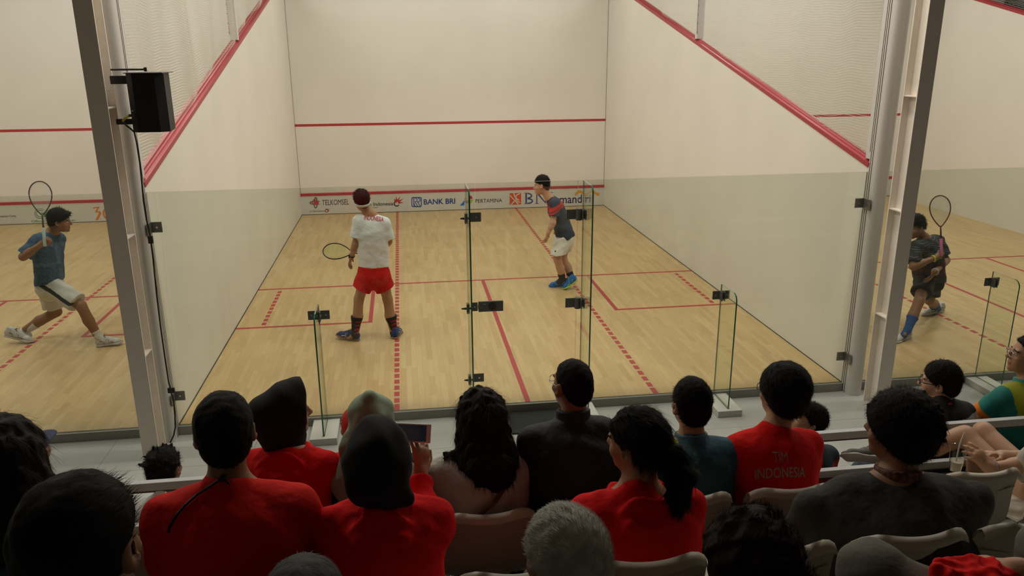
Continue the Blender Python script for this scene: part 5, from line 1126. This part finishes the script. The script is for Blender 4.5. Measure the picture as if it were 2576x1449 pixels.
# ---- front bench
NAVY = mat('cap_navy', (.02, .028, .06), .8)
J = seated('person in a navy cap, mostly hidden by the long haired woman', 80, 1134, -2.66, yaw=-.1, top=DKP, pants=DKP, tone='brown')
H = Sdf(); q = lambda x, y, z: J['HC']+J['R']@A(x, y, z); H.el(q(0, -.012, .035), (.088, .108, .095), clip=(q(0, 0, .02), A(0, 0, -1))); H.fl(q(0, .08, .03), q(0, .15, .022), .075, .06, A(0, 0, 1), .12, k=.01); co = sdf_obj('cap', H, .006, NAVY, J['root'])
decal('emblem', [(-.02, -.012), (.008, -.012), (.004, .012), (-.02, .012)], [[0, 1, 2, 3]], q(.04, -.2, .07), A(1, 0, 0), A(0, .3, 1), mat('emblem_yellow', (.5, .42, .05), .6), J['root'], target=co); decal('emblem', [(0, -.006), (.012, -.006), (.012, .008), (0, .008)], [[0, 1, 2, 3]], q(.058, -.2, .074), A(1, 0, 0), A(0, .3, 1), mat('emblem_teal', (.05, .35, .3), .6), J['root'], target=co)
WT2 = mat('kid_white_shirt', (.52, .50, .47), .8, bump=.55, bscale=9, bdist=.035)
J = seated('boy with spiky black hair in a white shirt behind the rail at left', 414, 1178, -2.66, yaw=-.25, s=1.0, w=.92, top=WT2, pants=DKP, tone='brown', noise=(.006, .12, 8))
short_hair(J, t=.012, n=2600, length=.028, spikes=34, sl=.026, seed=51, lift=.3, width=.0008, back=(-.08, -.085))
c = at(370, 1302, J['CH'][1]-.12); lettering('lettering', 'INDONESIA', c+A(.13, 0, -.02), A(1, 0, 0), A(0, .1, 1), .055, MATS['black_plastic'], J['root'], width=.3, bold=.02, target=J['shirt'])
RS2 = mat('red_scarf', (.55, .02, .015), .85)
J = seated('person in a red headscarf and red top sitting in front of the olive headscarf', 897, 1074, -2.66, yaw=.9, s=.95, top=RED, long=True, pants=DKP, tone='brown')
H = Sdf(); q = lambda x, y, z: J['HC']+J['R']@(A(x, y, z)*.95); fr = (q(0, .045, 0), J['R']@A(0, 1, -.3)); H.el(q(0, -.02, .03), (.09, .108, .1), J['R'], clip=fr); H.rc(q(0, -.03, -.02), q(0, -.04, -.17), .09, .11, k=.04, clip=fr); sdf_obj('headscarf', H, .007, RS2, J['root'])
JN = [mat('jacket_navy', (.022, .032, .045), .8), mat('jacket_red', (.32, .015, .02), .8)]
def two_tone(J):
    z0 = at(2060, 1168, J['CH'][1])[2]
    return lambda P: (P[:, 2]-.25*np.abs((P-J['NB'])@J['r'])+.02 < z0+.06*((P-J['NB'])@J['r']+.12)).astype(int)
J = seated('boy in a navy and red jacket with face turned left, near the red team shirt', 2030, 1060, -2.66, yaw=1.45, pitch=.42, s=.98, w=.9, top=JN, paint=two_tone, long=True, pants=JEANS, tone='tan', byaw=.15)
short_hair(J, t=.014, front=(.085, .06), back=(-.085, -.06), n=2500, length=.018, seed=61)
c = at(2054, 1150, J['CH'][1]-.14); lettering('lettering', 'COACH', c+A(-.055, 0, 0), A(1, 0, 0), A(0, .1, 1), .042, mat('print_pale_grey', (.33, .33, .30), .7), J['root'], width=.16, bold=.02, target=J['shirt'])
# neighbour hidden behind the big man, leg crossed with a running shoe
Y = -2.74; P = lambda x, y, Y=Y: at(x, y, Y)
J = seated('person hidden behind the big man in charcoal, jeans leg crossed, grey running shoe showing', 2300, 1078, -2.62, s=.96, top=BLK, long=True, tone='tan', arms=dict(KL=P(2172, 1184, -2.48), AL=P(2150, 1262, -2.4), KR=P(2390, 1152, -2.5), AR=P(2268, 1163, -2.76)))
short_hair(J, n=1500); g0 = J['PV']; S = Sdf(); S.fl(g0+A(0, 0, .06), g0-A(0, 0, .02), .165, .17, A(0, 1, 0), .85, k=.05)
for a_, b_, c_ in ((g0-A(.08, 0, 0), P(2172, 1184, -2.48), P(2150, 1262, -2.4)), (g0+A(.08, 0, 0), P(2390, 1152, -2.5), P(2290, 1162, -2.72))): S.rc(a_, b_, .095, .072, k=.03); S.rc(b_, c_, .068, .056, k=.03)
sdf_obj('trousers', S, .009, JEANS, J['root'], noise=(.005, .09, 4))
gs = mat('runner_grey', (.10, .095, .085), .7, noise=.2, nscale=60); shoe(J['root'], P(2262, 1166, -2.76), P(2118, 1150, -2.78), gs, mat('runner_sole', (.5, .46, .40), .5), laces=MATS['black_plastic'], up=(-.1, .8, .6), s=1.1)
# boy with glasses
GB = [mat('tee_black', (.012, .012, .013), .85), mat('tee_cream', (.42, .40, .35), .85)]
def tee_band(J):
    zb = at(2400, 1042, J['CH'][1]-.1)[2]-.055
    return lambda P: (((P[:, 2] < zb+.012) & (P[:, 2] > zb-.16)) | (np.linalg.norm((P-J['NB']+A(0, 0, .02))*A(1, 1, 1.3), axis=1) < .086)).astype(int)
J = seated('boy in black glasses with a cream collared black shirt and red lanyard', 2364, 962, -2.66, yaw=.85, pitch=-.02, s=1.02, top=GB, paint=tee_band, pants=DKP, tone='light', w=1.0, byaw=.1, nk=.125)
short_hair(J, t=.016, front=(.085, .055), back=(-.085, -.075), n=3500, length=.02, seed=71, top=.012, lift=.25); eyeglasses(J['HC'], J['R'], J['s'], MATS['black_frame'], J['root'], rr=.0026)
b = MB(); n_ = J['NB']; b.tube([n_+A(-.07, .05, -.02), n_+A(-.055, -.045, .02), n_+A(0, -.075, .03), n_+A(.055, -.045, .02), n_+A(.07, .05, -.02)], .009, 6); b.build('lanyard', mat('lanyard_red', (.28, .015, .03), .7), J['root'])
decal('print', [(-.045, -.006), (.045, -.006), (.045, .012), (-.045, .012)], [[0, 1, 2, 3]], at(2420, 1056, J['CH'][1]-.14), A(1, 0, .05), A(0, .1, 1), MATS['black_plastic'], J['root'], target=J['shirt'])
# man in the multicolour polo
CP = [mat('polo_teal', (.01, .16, .13), .8), mat('polo_lime', (.28, .30, .015), .8), mat('polo_orange', (.62, .15, .01), .8), mat('polo_navy', (.02, .025, .06), .8)]
def multi(J):
    d = nrm(J['EL']-J['SL'])
    def f(P):
        l = P-J['NB']; x = l@J['r']; z = l[:, 2]; u = (P-J['SL'])@d; q = P-J['SL']-u[:, None]*d; arm = (np.linalg.norm(q, axis=1) < .105) & (u > .02); sd = q@J['r']
        m = np.zeros(len(P), int); m[(x < -.04) & (z > -.18) & (x > -.175)] = 1; m[arm & (u > .05) & (x < -.13)] = 0; m[arm & (u > .06) & (sd > .02) & (x < -.12)] = 3; m[arm & (u > .11) & (sd <= .02)] = 2; return m
    return f
J = seated('man in wire glasses and a teal, lime and orange polo at the right edge', 2588, 893, -2.66, yaw=1.2, pitch=.1, s=1.06, w=1.02, top=CP, paint=multi, pants=DKP, tone='tan', collar=(mat('polo_collar', (.04, .28, .25), .8), .07), byaw=.1, slv=.15, arms=dict(EL=at(2462, 1050, -2.62), WL=at(2526, 1092, -2.4)))
short_hair(J, t=.010, front=(.07, .07), back=(-.085, -.07), n=2000, length=.012, seed=81); eyeglasses(J['HC'], J['R'], J['s'], MATS['wire_frame'], J['root'], square=False)

# ---- row B
TG = mat('teal_tee', (.014, .075, .075), .8, bump=.55, bscale=9, bdist=.035)
J = seated('woman in a teal shirt with long loose dark hair at the left edge', 10, 1140, -4.46, yaw=.1, top=TG, pants=DKP, tone='tan', s=1.0, w=1.05)
H = Sdf(); q = lambda x, y, z: J['HC']+J['R']@A(x, y, z); H.el(q(0, -.02, .03), (.1, .112, .1), k=.03, clip=(q(0, .085, .05), A(0, 1, .2))); H.rc(q(.01, -.05, .0), q(.03, -.09, -.2), .11, .13, k=.05); H.rc(q(.05, -.05, -.1), q(.12, -.07, -.26), .07, .07, k=.05); H.rc(q(-.05, -.05, -.1), q(-.1, -.08, -.3), .07, .06, k=.05)
sdf_obj('hair', H, .006, MHAIRB, J['root'], noise=(.005, .06, 3), strands=dict(n=6000, length=.07, width=.0007, lift=.05, flow=(.1, 0, -1), rand=.22, seed=91))

J = seated('man in a red T shirt with a black cord strap across his back', 565, 1086, -4.46, yaw=.2, pitch=.02, top=RED2, pants=JEANS, tone='brown', w=1.13, s=1.05, noise=(.005, .2, 12))
short_hair(J, t=.012, front=(.085, .065), back=(-.085, -.08), n=4000, length=.012, width=.0007, seed=95, lift=.12, rand=.2, hh=.005)
def on_back(J, pts, off=.006):
    o = []; me = J['shirt'].data; org = ORG[J['shirt'].name]; bv = BVHTree.FromPolygons([v.co[:] for v in me.vertices], [p.vertices[:] for p in me.polygons])
    for px, py in pts:
        p = at(px, py, J['CH'][1]-.5); d = nrm(p-CAM); hh = bv.ray_cast(Vector(CAM-org), Vector(d), 6)
        if hh[0] is not None: o.append(np.array(hh[0])+org+np.array(hh[1])*off)
    return o
pts = [(604, 1174), (585, 1187), (562, 1202), (530, 1224), (498, 1246), (468, 1272), (447, 1296), (432, 1320), (426, 1340)]
pp = on_back(J, pts); b = MB(); b.tube(pp, .0045, 6); k0 = on_back(J, [(556, 1204)])[0]; b.build('strap', MATS['black_plastic'], J['root']); b = MB(); b.tube([k0, k0+A(.012, -.004, -.004)], [.009, .008], 8); b.tube([k0, k0+A(.022, -.006, -.012), k0+A(.024, -.005, -.02)], .004, 6); b.build('strap_knot', MATS['black_plastic'], J['root'])

Y = -4.46; P = lambda x, y, Y=Y: at(x, y, Y); BS = mat('black_scarf', (.010, .010, .011), .9)
WR = P(1057, 1196, -4.14); ER = P(1075, 1300, -4.28)
def phone_hand(S, J):
    c = J['WR']; hand(S, c, nrm(P(1062, 1110, -4.10)-c), A(-.55, .8, .1), -1, curl=(.5, .35, .3, .15), thumb=.35, spread=.22, s=.98)
J = seated('woman in a black headscarf and red hoodie filming with a phone', 955, 1140, -4.46, yaw=-.1, top=REDH, long=True, pants=DKP, tone='tan', w=1.02, hood=hood_down(1.2), arms=dict(ER=ER, WR=WR, nohand=True), extra=phone_hand, h=.0065, noise=(.006, .14, 17), name_top='hoodie')
H = Sdf(); q = lambda x, y, z: J['HC']+J['R']@A(x, y, z); H.el(q(0, -.02, .03), (.09, .108, .1), k=.03, clip=(q(0, .08, 0), A(0, 1, 0))); H.rc(q(0, -.04, .02), q(-.005, -.055, -.03), .092, .10, k=.05, clip=(q(0, .06, 0), A(0, 1, 0))); H.fl(q(-.005, -.065, -.035), q(.0, -.085, -.055), .104, .10, A(0, 1, .2), .6, k=.04); H.rc(q(.02, -.10, -.10), q(.10, -.09, -.115), .04, .02, k=.03); H.rc(q(.05, -.09, .0), q(.095, -.09, -.1), .018, .018, k=.03)
sdf_obj('headscarf', H, .0065, BS, J['root'], noise=(.004, .12, 7))
# the phone
c = P(1037, 1089, -4.09); t = thing('phone', 'white phone held sideways, filming the court', 'phone', c); RP = frame(-.12, -.42, .06)
b = MB(); b.obox(c, A(.071, .0038, .036), RP, bev=.0037); b.build('phone_case', mat('phone_white', (.78, .76, .75), .35), t)
nb = -RP[:, 1]; sc = lambda x, z: c+RP@A(x, -.0042, z)
obj('screen', [sc(-.054, -.0305), sc(.054, -.0305), sc(.054, .0305), sc(-.054, .0305)], [[0, 1, 2, 3]], mat('phone_screen', (.012, .014, .020), .15, emit=.35, noise=.6, nscale=70), t)
b = MB(); b.tube([sc(.0625+.0045*math.cos(a), .0045*math.sin(a)) for a in np.linspace(0, 6.283, 18, endpoint=False)], .0006, 5, closed=True); b.build('home_button', M_STEEL, t); b = MB(); b.tube([sc(-.063, -.006), sc(-.063, .006)], .0009, 5); b.build('earpiece', MATS['black_plastic'], t)

J = seated('woman in a red hoodie with a thick black ponytail', 1603, 1112, -4.46, yaw=.75, pitch=-.05, roll=-.05, top=REDH, long=True, pants=DKP, tone='tan', w=1.06, hood=hood_down(1.25), name_top='hoodie', noise=(.006, .14, 19))
H = Sdf(); q = lambda x, y, z: J['HC']+J['R']@A(x, y, z); hair_cap(H, J['HC'], J['R'], 1.0, t=.014, front=(.085, .05), back=(-.075, -.06)); H.rc(q(0, -.105, .0), q(0, -.135, -.005), .035, .03, k=.02)
pa = q(.0, -.135, -.0); H.rc(pa, pa+A(.02, -.03, -.07), .032, .045, k=.02); H.rc(pa+A(.02, -.03, -.07), pa+A(.018, -.04, -.17), .047, .035, k=.03); H.rc(pa+A(.018, -.04, -.17), pa+A(-.005, -.04, -.23), .035, .008, k=.02); H.rc(pa+A(.0, -.04, -.15), pa+A(-.04, -.035, -.14), .02, .004, k=.02)
sdf_obj('hair', H, .0055, MHAIR, J['root'], noise=(.003, .05, 5), strands=dict(n=4500, length=.05, width=.0008, lift=.1, flow=lambda p: np.where((p-J['HC'])[:, 2:3] > -.02, J['R']@A(0, -1, -.4), A(0, 0, -1)), rand=.2, seed=97))
b = MB(); rr = nrm(A(.5, -.8, 0)); b.tube([q(0, -.122, .0)+.032*(A(0, 0, 1)*math.cos(k)+nrm(np.cross(J['R'][:, 1], A(0, 0, 1)))*math.sin(k)) for k in np.linspace(0, 6.283, 16, endpoint=False)], .006, 6, closed=True); b.build('hair_tie', MATS['black_plastic'], J['root'])

CH_ = mat('charcoal_jacket', (.028, .026, .022), .85, bump=.55, bscale=9, bdist=.035); BAT = mat('batik', (.12, .05, .03), .8, noise=.9, nscale=70)
J = seated('big man in a charcoal jacket with bushy black hair and batik collar', 2262, 1086, -4.5, yaw=.55, pitch=.03, roll=-.04, top=CH_, long=True, pants=DKP, tone='brown', w=1.68, s=1.02, collar=(BAT, .085), name_top='jacket', noise=(.008, .25, 23), byaw=-.1, shz=.015)
short_hair(J, t=.030, front=(.095, .05), back=(-.09, -.075), n=11000, length=.022, spikes=70, sl=.02, seed=99, top=.014, wide=.016, lift=.25, width=.0005, rand=.7, curl=.4)

# ---- row C
J = seated('man with thinning dark hair nearest the camera at bottom left', 203, 1378, -5.66, yaw=-.14, pitch=-.12, top=DKP, pants=DKP, tone='brown', s=.99, h=.0065)
short_hair(J, t=.010, front=(.06, .085), back=(-.09, -.1), n=6000, length=.026, width=.00035, seed=101, lift=.0, wide=.004, flow=lambda P: np.tile(A(.6, .5, .2), (len(P), 1)), hh=.005, rand=.12)
J = seated('person whose dark hair just shows at the bottom edge, below the red T shirt', 768, 1548, -5.3, yaw=.1, pitch=-.1, top=DKP, pants=DKP, tone='brown', s=1.05)
short_hair(J, mat('hair_greying', (.012, .010, .0085), .7), t=.016, n=4000, length=.026, width=.0006, seed=103, lift=.0, rand=.12)
GY = mat('hair_white', (.44, .42, .36), .6, spec=.2)
J = seated('white haired man at the bottom, seen from behind', 1424, 1414, -5.4, yaw=.3, pitch=-.08, top=DKP, pants=DKP, tone='brown', s=1.0, h=.0065)
cen = J['HC']+J['R']@A(-.01, -.1, .04)
def whorl(P):
    v = P-cen; tng = np.cross(np.tile(A(0, -1, .2), (len(P), 1)), v); return v+.45*tng
short_hair(J, GY, t=.012, front=(.085, .06), back=(-.10, -.05), n=18000, length=.015, width=.0004, seed=105, lift=.22, flow=whorl, rand=.2, hh=.005, noise=(.0015, .04, 3))
J = seated('woman with dark brown hair pinned up, at the bottom right of centre', 1886, 1432, -5.4, yaw=.1, pitch=-.12, top=DKP, pants=DKP, tone='light', s=.98, h=.0065)
H = Sdf(); q = lambda x, y, z: J['HC']+J['R']@(A(x, y, z)*.98); hair_cap(H, J['HC'], J['R'], .98, t=.022, front=(.085, .06), back=(-.09, -.075), wide=.01, top=.01); H.el(q(.0, -.1, -.01), (.075, .055, .06), k=.03); H.el(q(.045, -.1, .01), (.05, .045, .05), k=.02); H.rc(q(.06, -.1, -.03), q(.11, -.08, -.045), .02, .004, k=.02)
sdf_obj('hair', H, .0055, mat('hair_red_brown', (.016, .008, .0065), .7, spec=.12), J['root'], noise=(.005, .045, 6), strands=dict(n=8000, length=.03, width=.0005, lift=.02, flow=lambda P: np.cross(np.tile(A(0, -1, 0), (len(P), 1)), P-J['HC'])+A(.2, 0, .3), rand=.10, seed=107))
# sitter with raised grey knee and red cloth at the right
Y = -5.3; P = lambda x, y, Y=Y: at(x, y, Y); GT = mat('grey_sweatpants', (.115, .105, .085), .85, bump=.2, bscale=60)
root = thing('person', 'person in grey sweatpants with a raised knee, cut by the right bottom edge', 'person', P(2560, 1560, -5.6)*A(1, 1, 0)+A(0, 0, ROWZ['C']))
PVc = A(.80, -5.66, 1.60); HIP = PVc+A(-.09, .04, 0); K1 = P(2186, 1432, -5.14); A1 = K1+A(.04, .10, -.5); K2 = P(2640, 1392, -5.2); H2 = PVc+A(.1, .04, 0); BK = PVc+A(.02, -.05, 0)
S = Sdf(); torso(S, PVc, PVc+A(.05, -.08, .28), PVc+A(.05, -.14, .42), PVc+A(-.12, -.13, .36), PVc+A(.22, -.13, .36), A(-.3, 1, 0)); head(S, PVc+A(.05, -.15, .58), frame(.3)); neck(S, PVc+A(.05, -.15, .58), frame(.3), PVc+A(.05, -.14, .42))
limb_leg(S, HIP, K1, A1); limb_leg(S, H2, K2, K2+A(.05, .08, -.4)); EL = PVc+A(-.14, .05, .16); WL = P(2566, 1432, -5.28); limb_arm(S, PVc+A(-.12, -.13, .36), EL, WL); hand(S, WL, nrm(A(-.8, .5, -.1)), A(0, 0, -1), 1, curl=(.6, .6, .6, .6)); limb_arm(S, PVc+A(.22, -.13, .36), PVc+A(.29, .0, .16), PVc+A(.17, .2, .16))
sdf_obj('body', S, .008, skin('tan'), root, face_paint(PVc+A(.05, -.15, .58), frame(.3)))
Q = Sdf(); Q.rc(HIP, K1, .115, .078, k=.04); Q.rc(K1, A1, .075, .07, k=.03); Q.rc(H2, K2, .11, .078, k=.04); Q.rc(K2, K2+A(.05, .08, -.4), .075, .07); Q.fl(PVc+A(0, 0, .1), PVc, .17, .18, A(0, 1, 0), .8, k=.05); sdf_obj('trousers', Q, .008, GT, root, noise=(.004, .12, 12))
T = Sdf(); torso(T, PVc, PVc+A(.05, -.08, .28), PVc+A(.05, -.14, .40), PVc+A(-.12, -.13, .36), PVc+A(.22, -.13, .36), A(-.3, 1, 0), inf=.018); T.rc(PVc+A(-.12, -.13, .36), EL, .07, .08); T.rc(PVc+A(.22, -.13, .36), PVc+A(.29, .0, .16), .07, .08); sdf_obj('shirt', T, .01, DKP, root)
HH = Sdf(); hair_cap(HH, PVc+A(.05, -.15, .58), frame(.3)); sdf_obj('hair', HH, .008, MHAIR, root)
# red cloth bundle on the lap
c = P(2450, 1458, -5.28); S = Sdf()
for i in range(9): v = rng.normal(size=3)*A(.065, .03, .022); S.rc(c+v, c+v+rng.normal(size=3)*A(.05, .03, .02), .035, .025, k=.03)
S.rc(c+A(-.1, 0, -.03), c+A(.1, .02, -.03), .04, .04, k=.03); t = thing('red_cloth', 'crumpled red cloth on the lap of the person in grey sweatpants', 'cloth', c); sdf_obj('cloth', S, .006, RED, t, noise=(.006, .05, 3))
b = MB(); b.obox(c+A(-.10, -.05, -.0), A(.014, .002, .016), frame(.4, .4, .3)); b.build('patch', M_SEAT, t)

# ---------------------------------------------------------------- loose things
t = thing('loudspeaker', 'black loudspeaker bracketed to the left steel column', 'loudspeaker', at(378, 258, -.3))
x0, x1, z0, z1 = -3.113, -2.842, 2.645, 3.078
b = MB(); b.prism([(x0, -.36), (x0+.05, -.40), (x1-.06, -.40), (x1, -.36), (x1-.03, -.10), (x0+.05, -.10)], (0, 0, z0), (1, 0, 0), (0, 1, 0), (0, 0, z1-z0)); b.build('cabinet', mat('speaker_black', (.010, .010, .011), .55, bump=.3, bscale=250), t)
MB().box((x0-.003, -.405, z1), (x1+.003, -.095, z1+.006)).build('top_plate', M_FIT, t)
MB().box((-3.245, -.31, 3.0), (-3.10, -.25, 3.06)).build('wall_bracket', M_BLACK, t); b = MB(); b.tube([(-3.24, -.28, 3.105), (-2.985, -.28, 3.105)], .007, 8); b.tube([(-2.99, -.28, 3.09), (-2.99, -.28, 3.12)], .012, 8); b.build('bracket_arm', M_BLACK, t)
MB().box((-3.245, -.31, 2.70), (-3.10, -.27, 2.74)).build('wall_bracket', M_BLACK, t)
MB().box((x0+.012, -.3815, 2.80), (x0+.035, -.3795, 2.81)).build('label_plate', M_WHITE, t)
b = MB(); b.tube([at(344, 292, -.38), at(335, 290, -.40), at(324, 291, -.41)], .011, 8); b.build('plug', M_BLACK, t); b = MB(); b.tube([at(325, 291, -.41), at(315, 297, -.42), at(308, 305, -.42)], .008, 8); b.build('cable_sleeve', mat('yellow_sleeve', (.50, .36, .03), .5), t)
cab = [(308, 305), (318, 316), (330, 325), (338, 333), (344, 360), (352, 410), (357, 460), (361, 505), (368, 550), (377, 590), (384, 640), (394, 740), (405, 830), (415, 900), (424, 960), (430, 985), (437, 1010), (440, 1045), (441, 1075), (437, 1095), (430, 1112)]
pts = [at(x, y, -.14 if y > 335 else -.40) for x, y in cab]; pts[-1] = atz(428, 1114, FLZ+.008); pts[-2] = pts[-2]*A(1, 1, 0)+A(0, 0, max(pts[-2][2], FLZ+.02))
o = MB().tube(pts, .0065, 6).build('speaker_cable', M_BLACK, smooth=True); tag(o, 'black cable running from the loudspeaker down the left post to the floor', 'cable')
o = MB().obox(at(379, 603, -.17), A(.018, .012, .03), np.eye(3)).build('cable_tie', M_BLACK); tag(o, 'black tape knot on the loudspeaker cable beside the upper wall clamp', 'tape')
o = MB().obox(at(431, 982, -.15), A(.028, .01, .022), np.eye(3)).build('cable_tie', M_BLACK); tag(o, 'black tape square holding the loudspeaker cable near the floor clamp', 'tape')
# things at the left between the knees of the second row
c = at(350, 1355, -3.35); t = thing('plastic_bottle', 'shiny clear plastic bottle lying on the stand beside the red and black bag', 'bottle', A(c[0], c[1], ROWZ['A']+.04))
c = A(c[0], c[1], ROWZ['A']+.034); b = MB(); b.tube([c+A(-.1, 0, 0), c+A(-.085, 0, 0), c+A(.05, .01, 0), c+A(.09, .012, 0), c+A(.115, .014, 0)], [.02, .032, .032, .014, .013], 16); b.build('bottle', glass_mat('bottle_plastic', (.75, .78, .8)), t, smooth=True); MB().tube([c+A(.112, .014, 0), c+A(.13, .015, 0)], .014, 12).build('cap', M_WHITE, t); MB().tube([c+A(-.05, .003, 0), c+A(.0, .007, 0)], .0326, 16, caps=False).build('wrapper', mat('wrapper_dark', (.03, .04, .08), .3), t)
c = at(395, 1385, -3.5); c[2] = ROWZ['A']+.06; S = Sdf(); S.fl(c+A(-.12, 0, -.03), c+A(.16, .02, .06), .06, .11, A(.3, 1, .2), .6, k=.03); S.rc(c+A(.1, 0, .1), c+A(.05, 0, .22), .05, .03, k=.04); t = thing('red_bag', 'dark red and black bag slumped beside the man in the red T shirt', 'bag', c)
sdf_obj('bag', S, .008, [mat('bag_red', (.20, .012, .016), .8), BLK], t, lambda P: (P[:, 2] > c[2]+.11).astype(int), noise=(.006, .1, 5), cuts=[(A(0, 0, ROWZ['A']+.003), A(0, 0, -1))])
c = at(1100, 1400, -4.5); S = Sdf(); c = A(c[0], -4.42, ROWZ['B']+.22); S.fl(c-A(0, 0, .2), c+A(.01, 0, .12), .14, .10, A(0, 1, 0), .6, k=.04); t = thing('backpack', 'dark backpack beside the filming woman in red', 'bag', c-A(0, 0, .2)); sdf_obj('bag', S, .008, BLK, t, noise=(.006, .12, 5), cuts=[(A(0, 0, ROWZ['B']+.003), A(0, 0, -1))])
b = MB(); b.tube([c+A(.02, -.09, .14), c+A(.05, -.11, .1), c+A(.07, -.11, .02)], .006, 6); b.build('strap', mat('strap_red', (.3, .02, .03), .7), t)
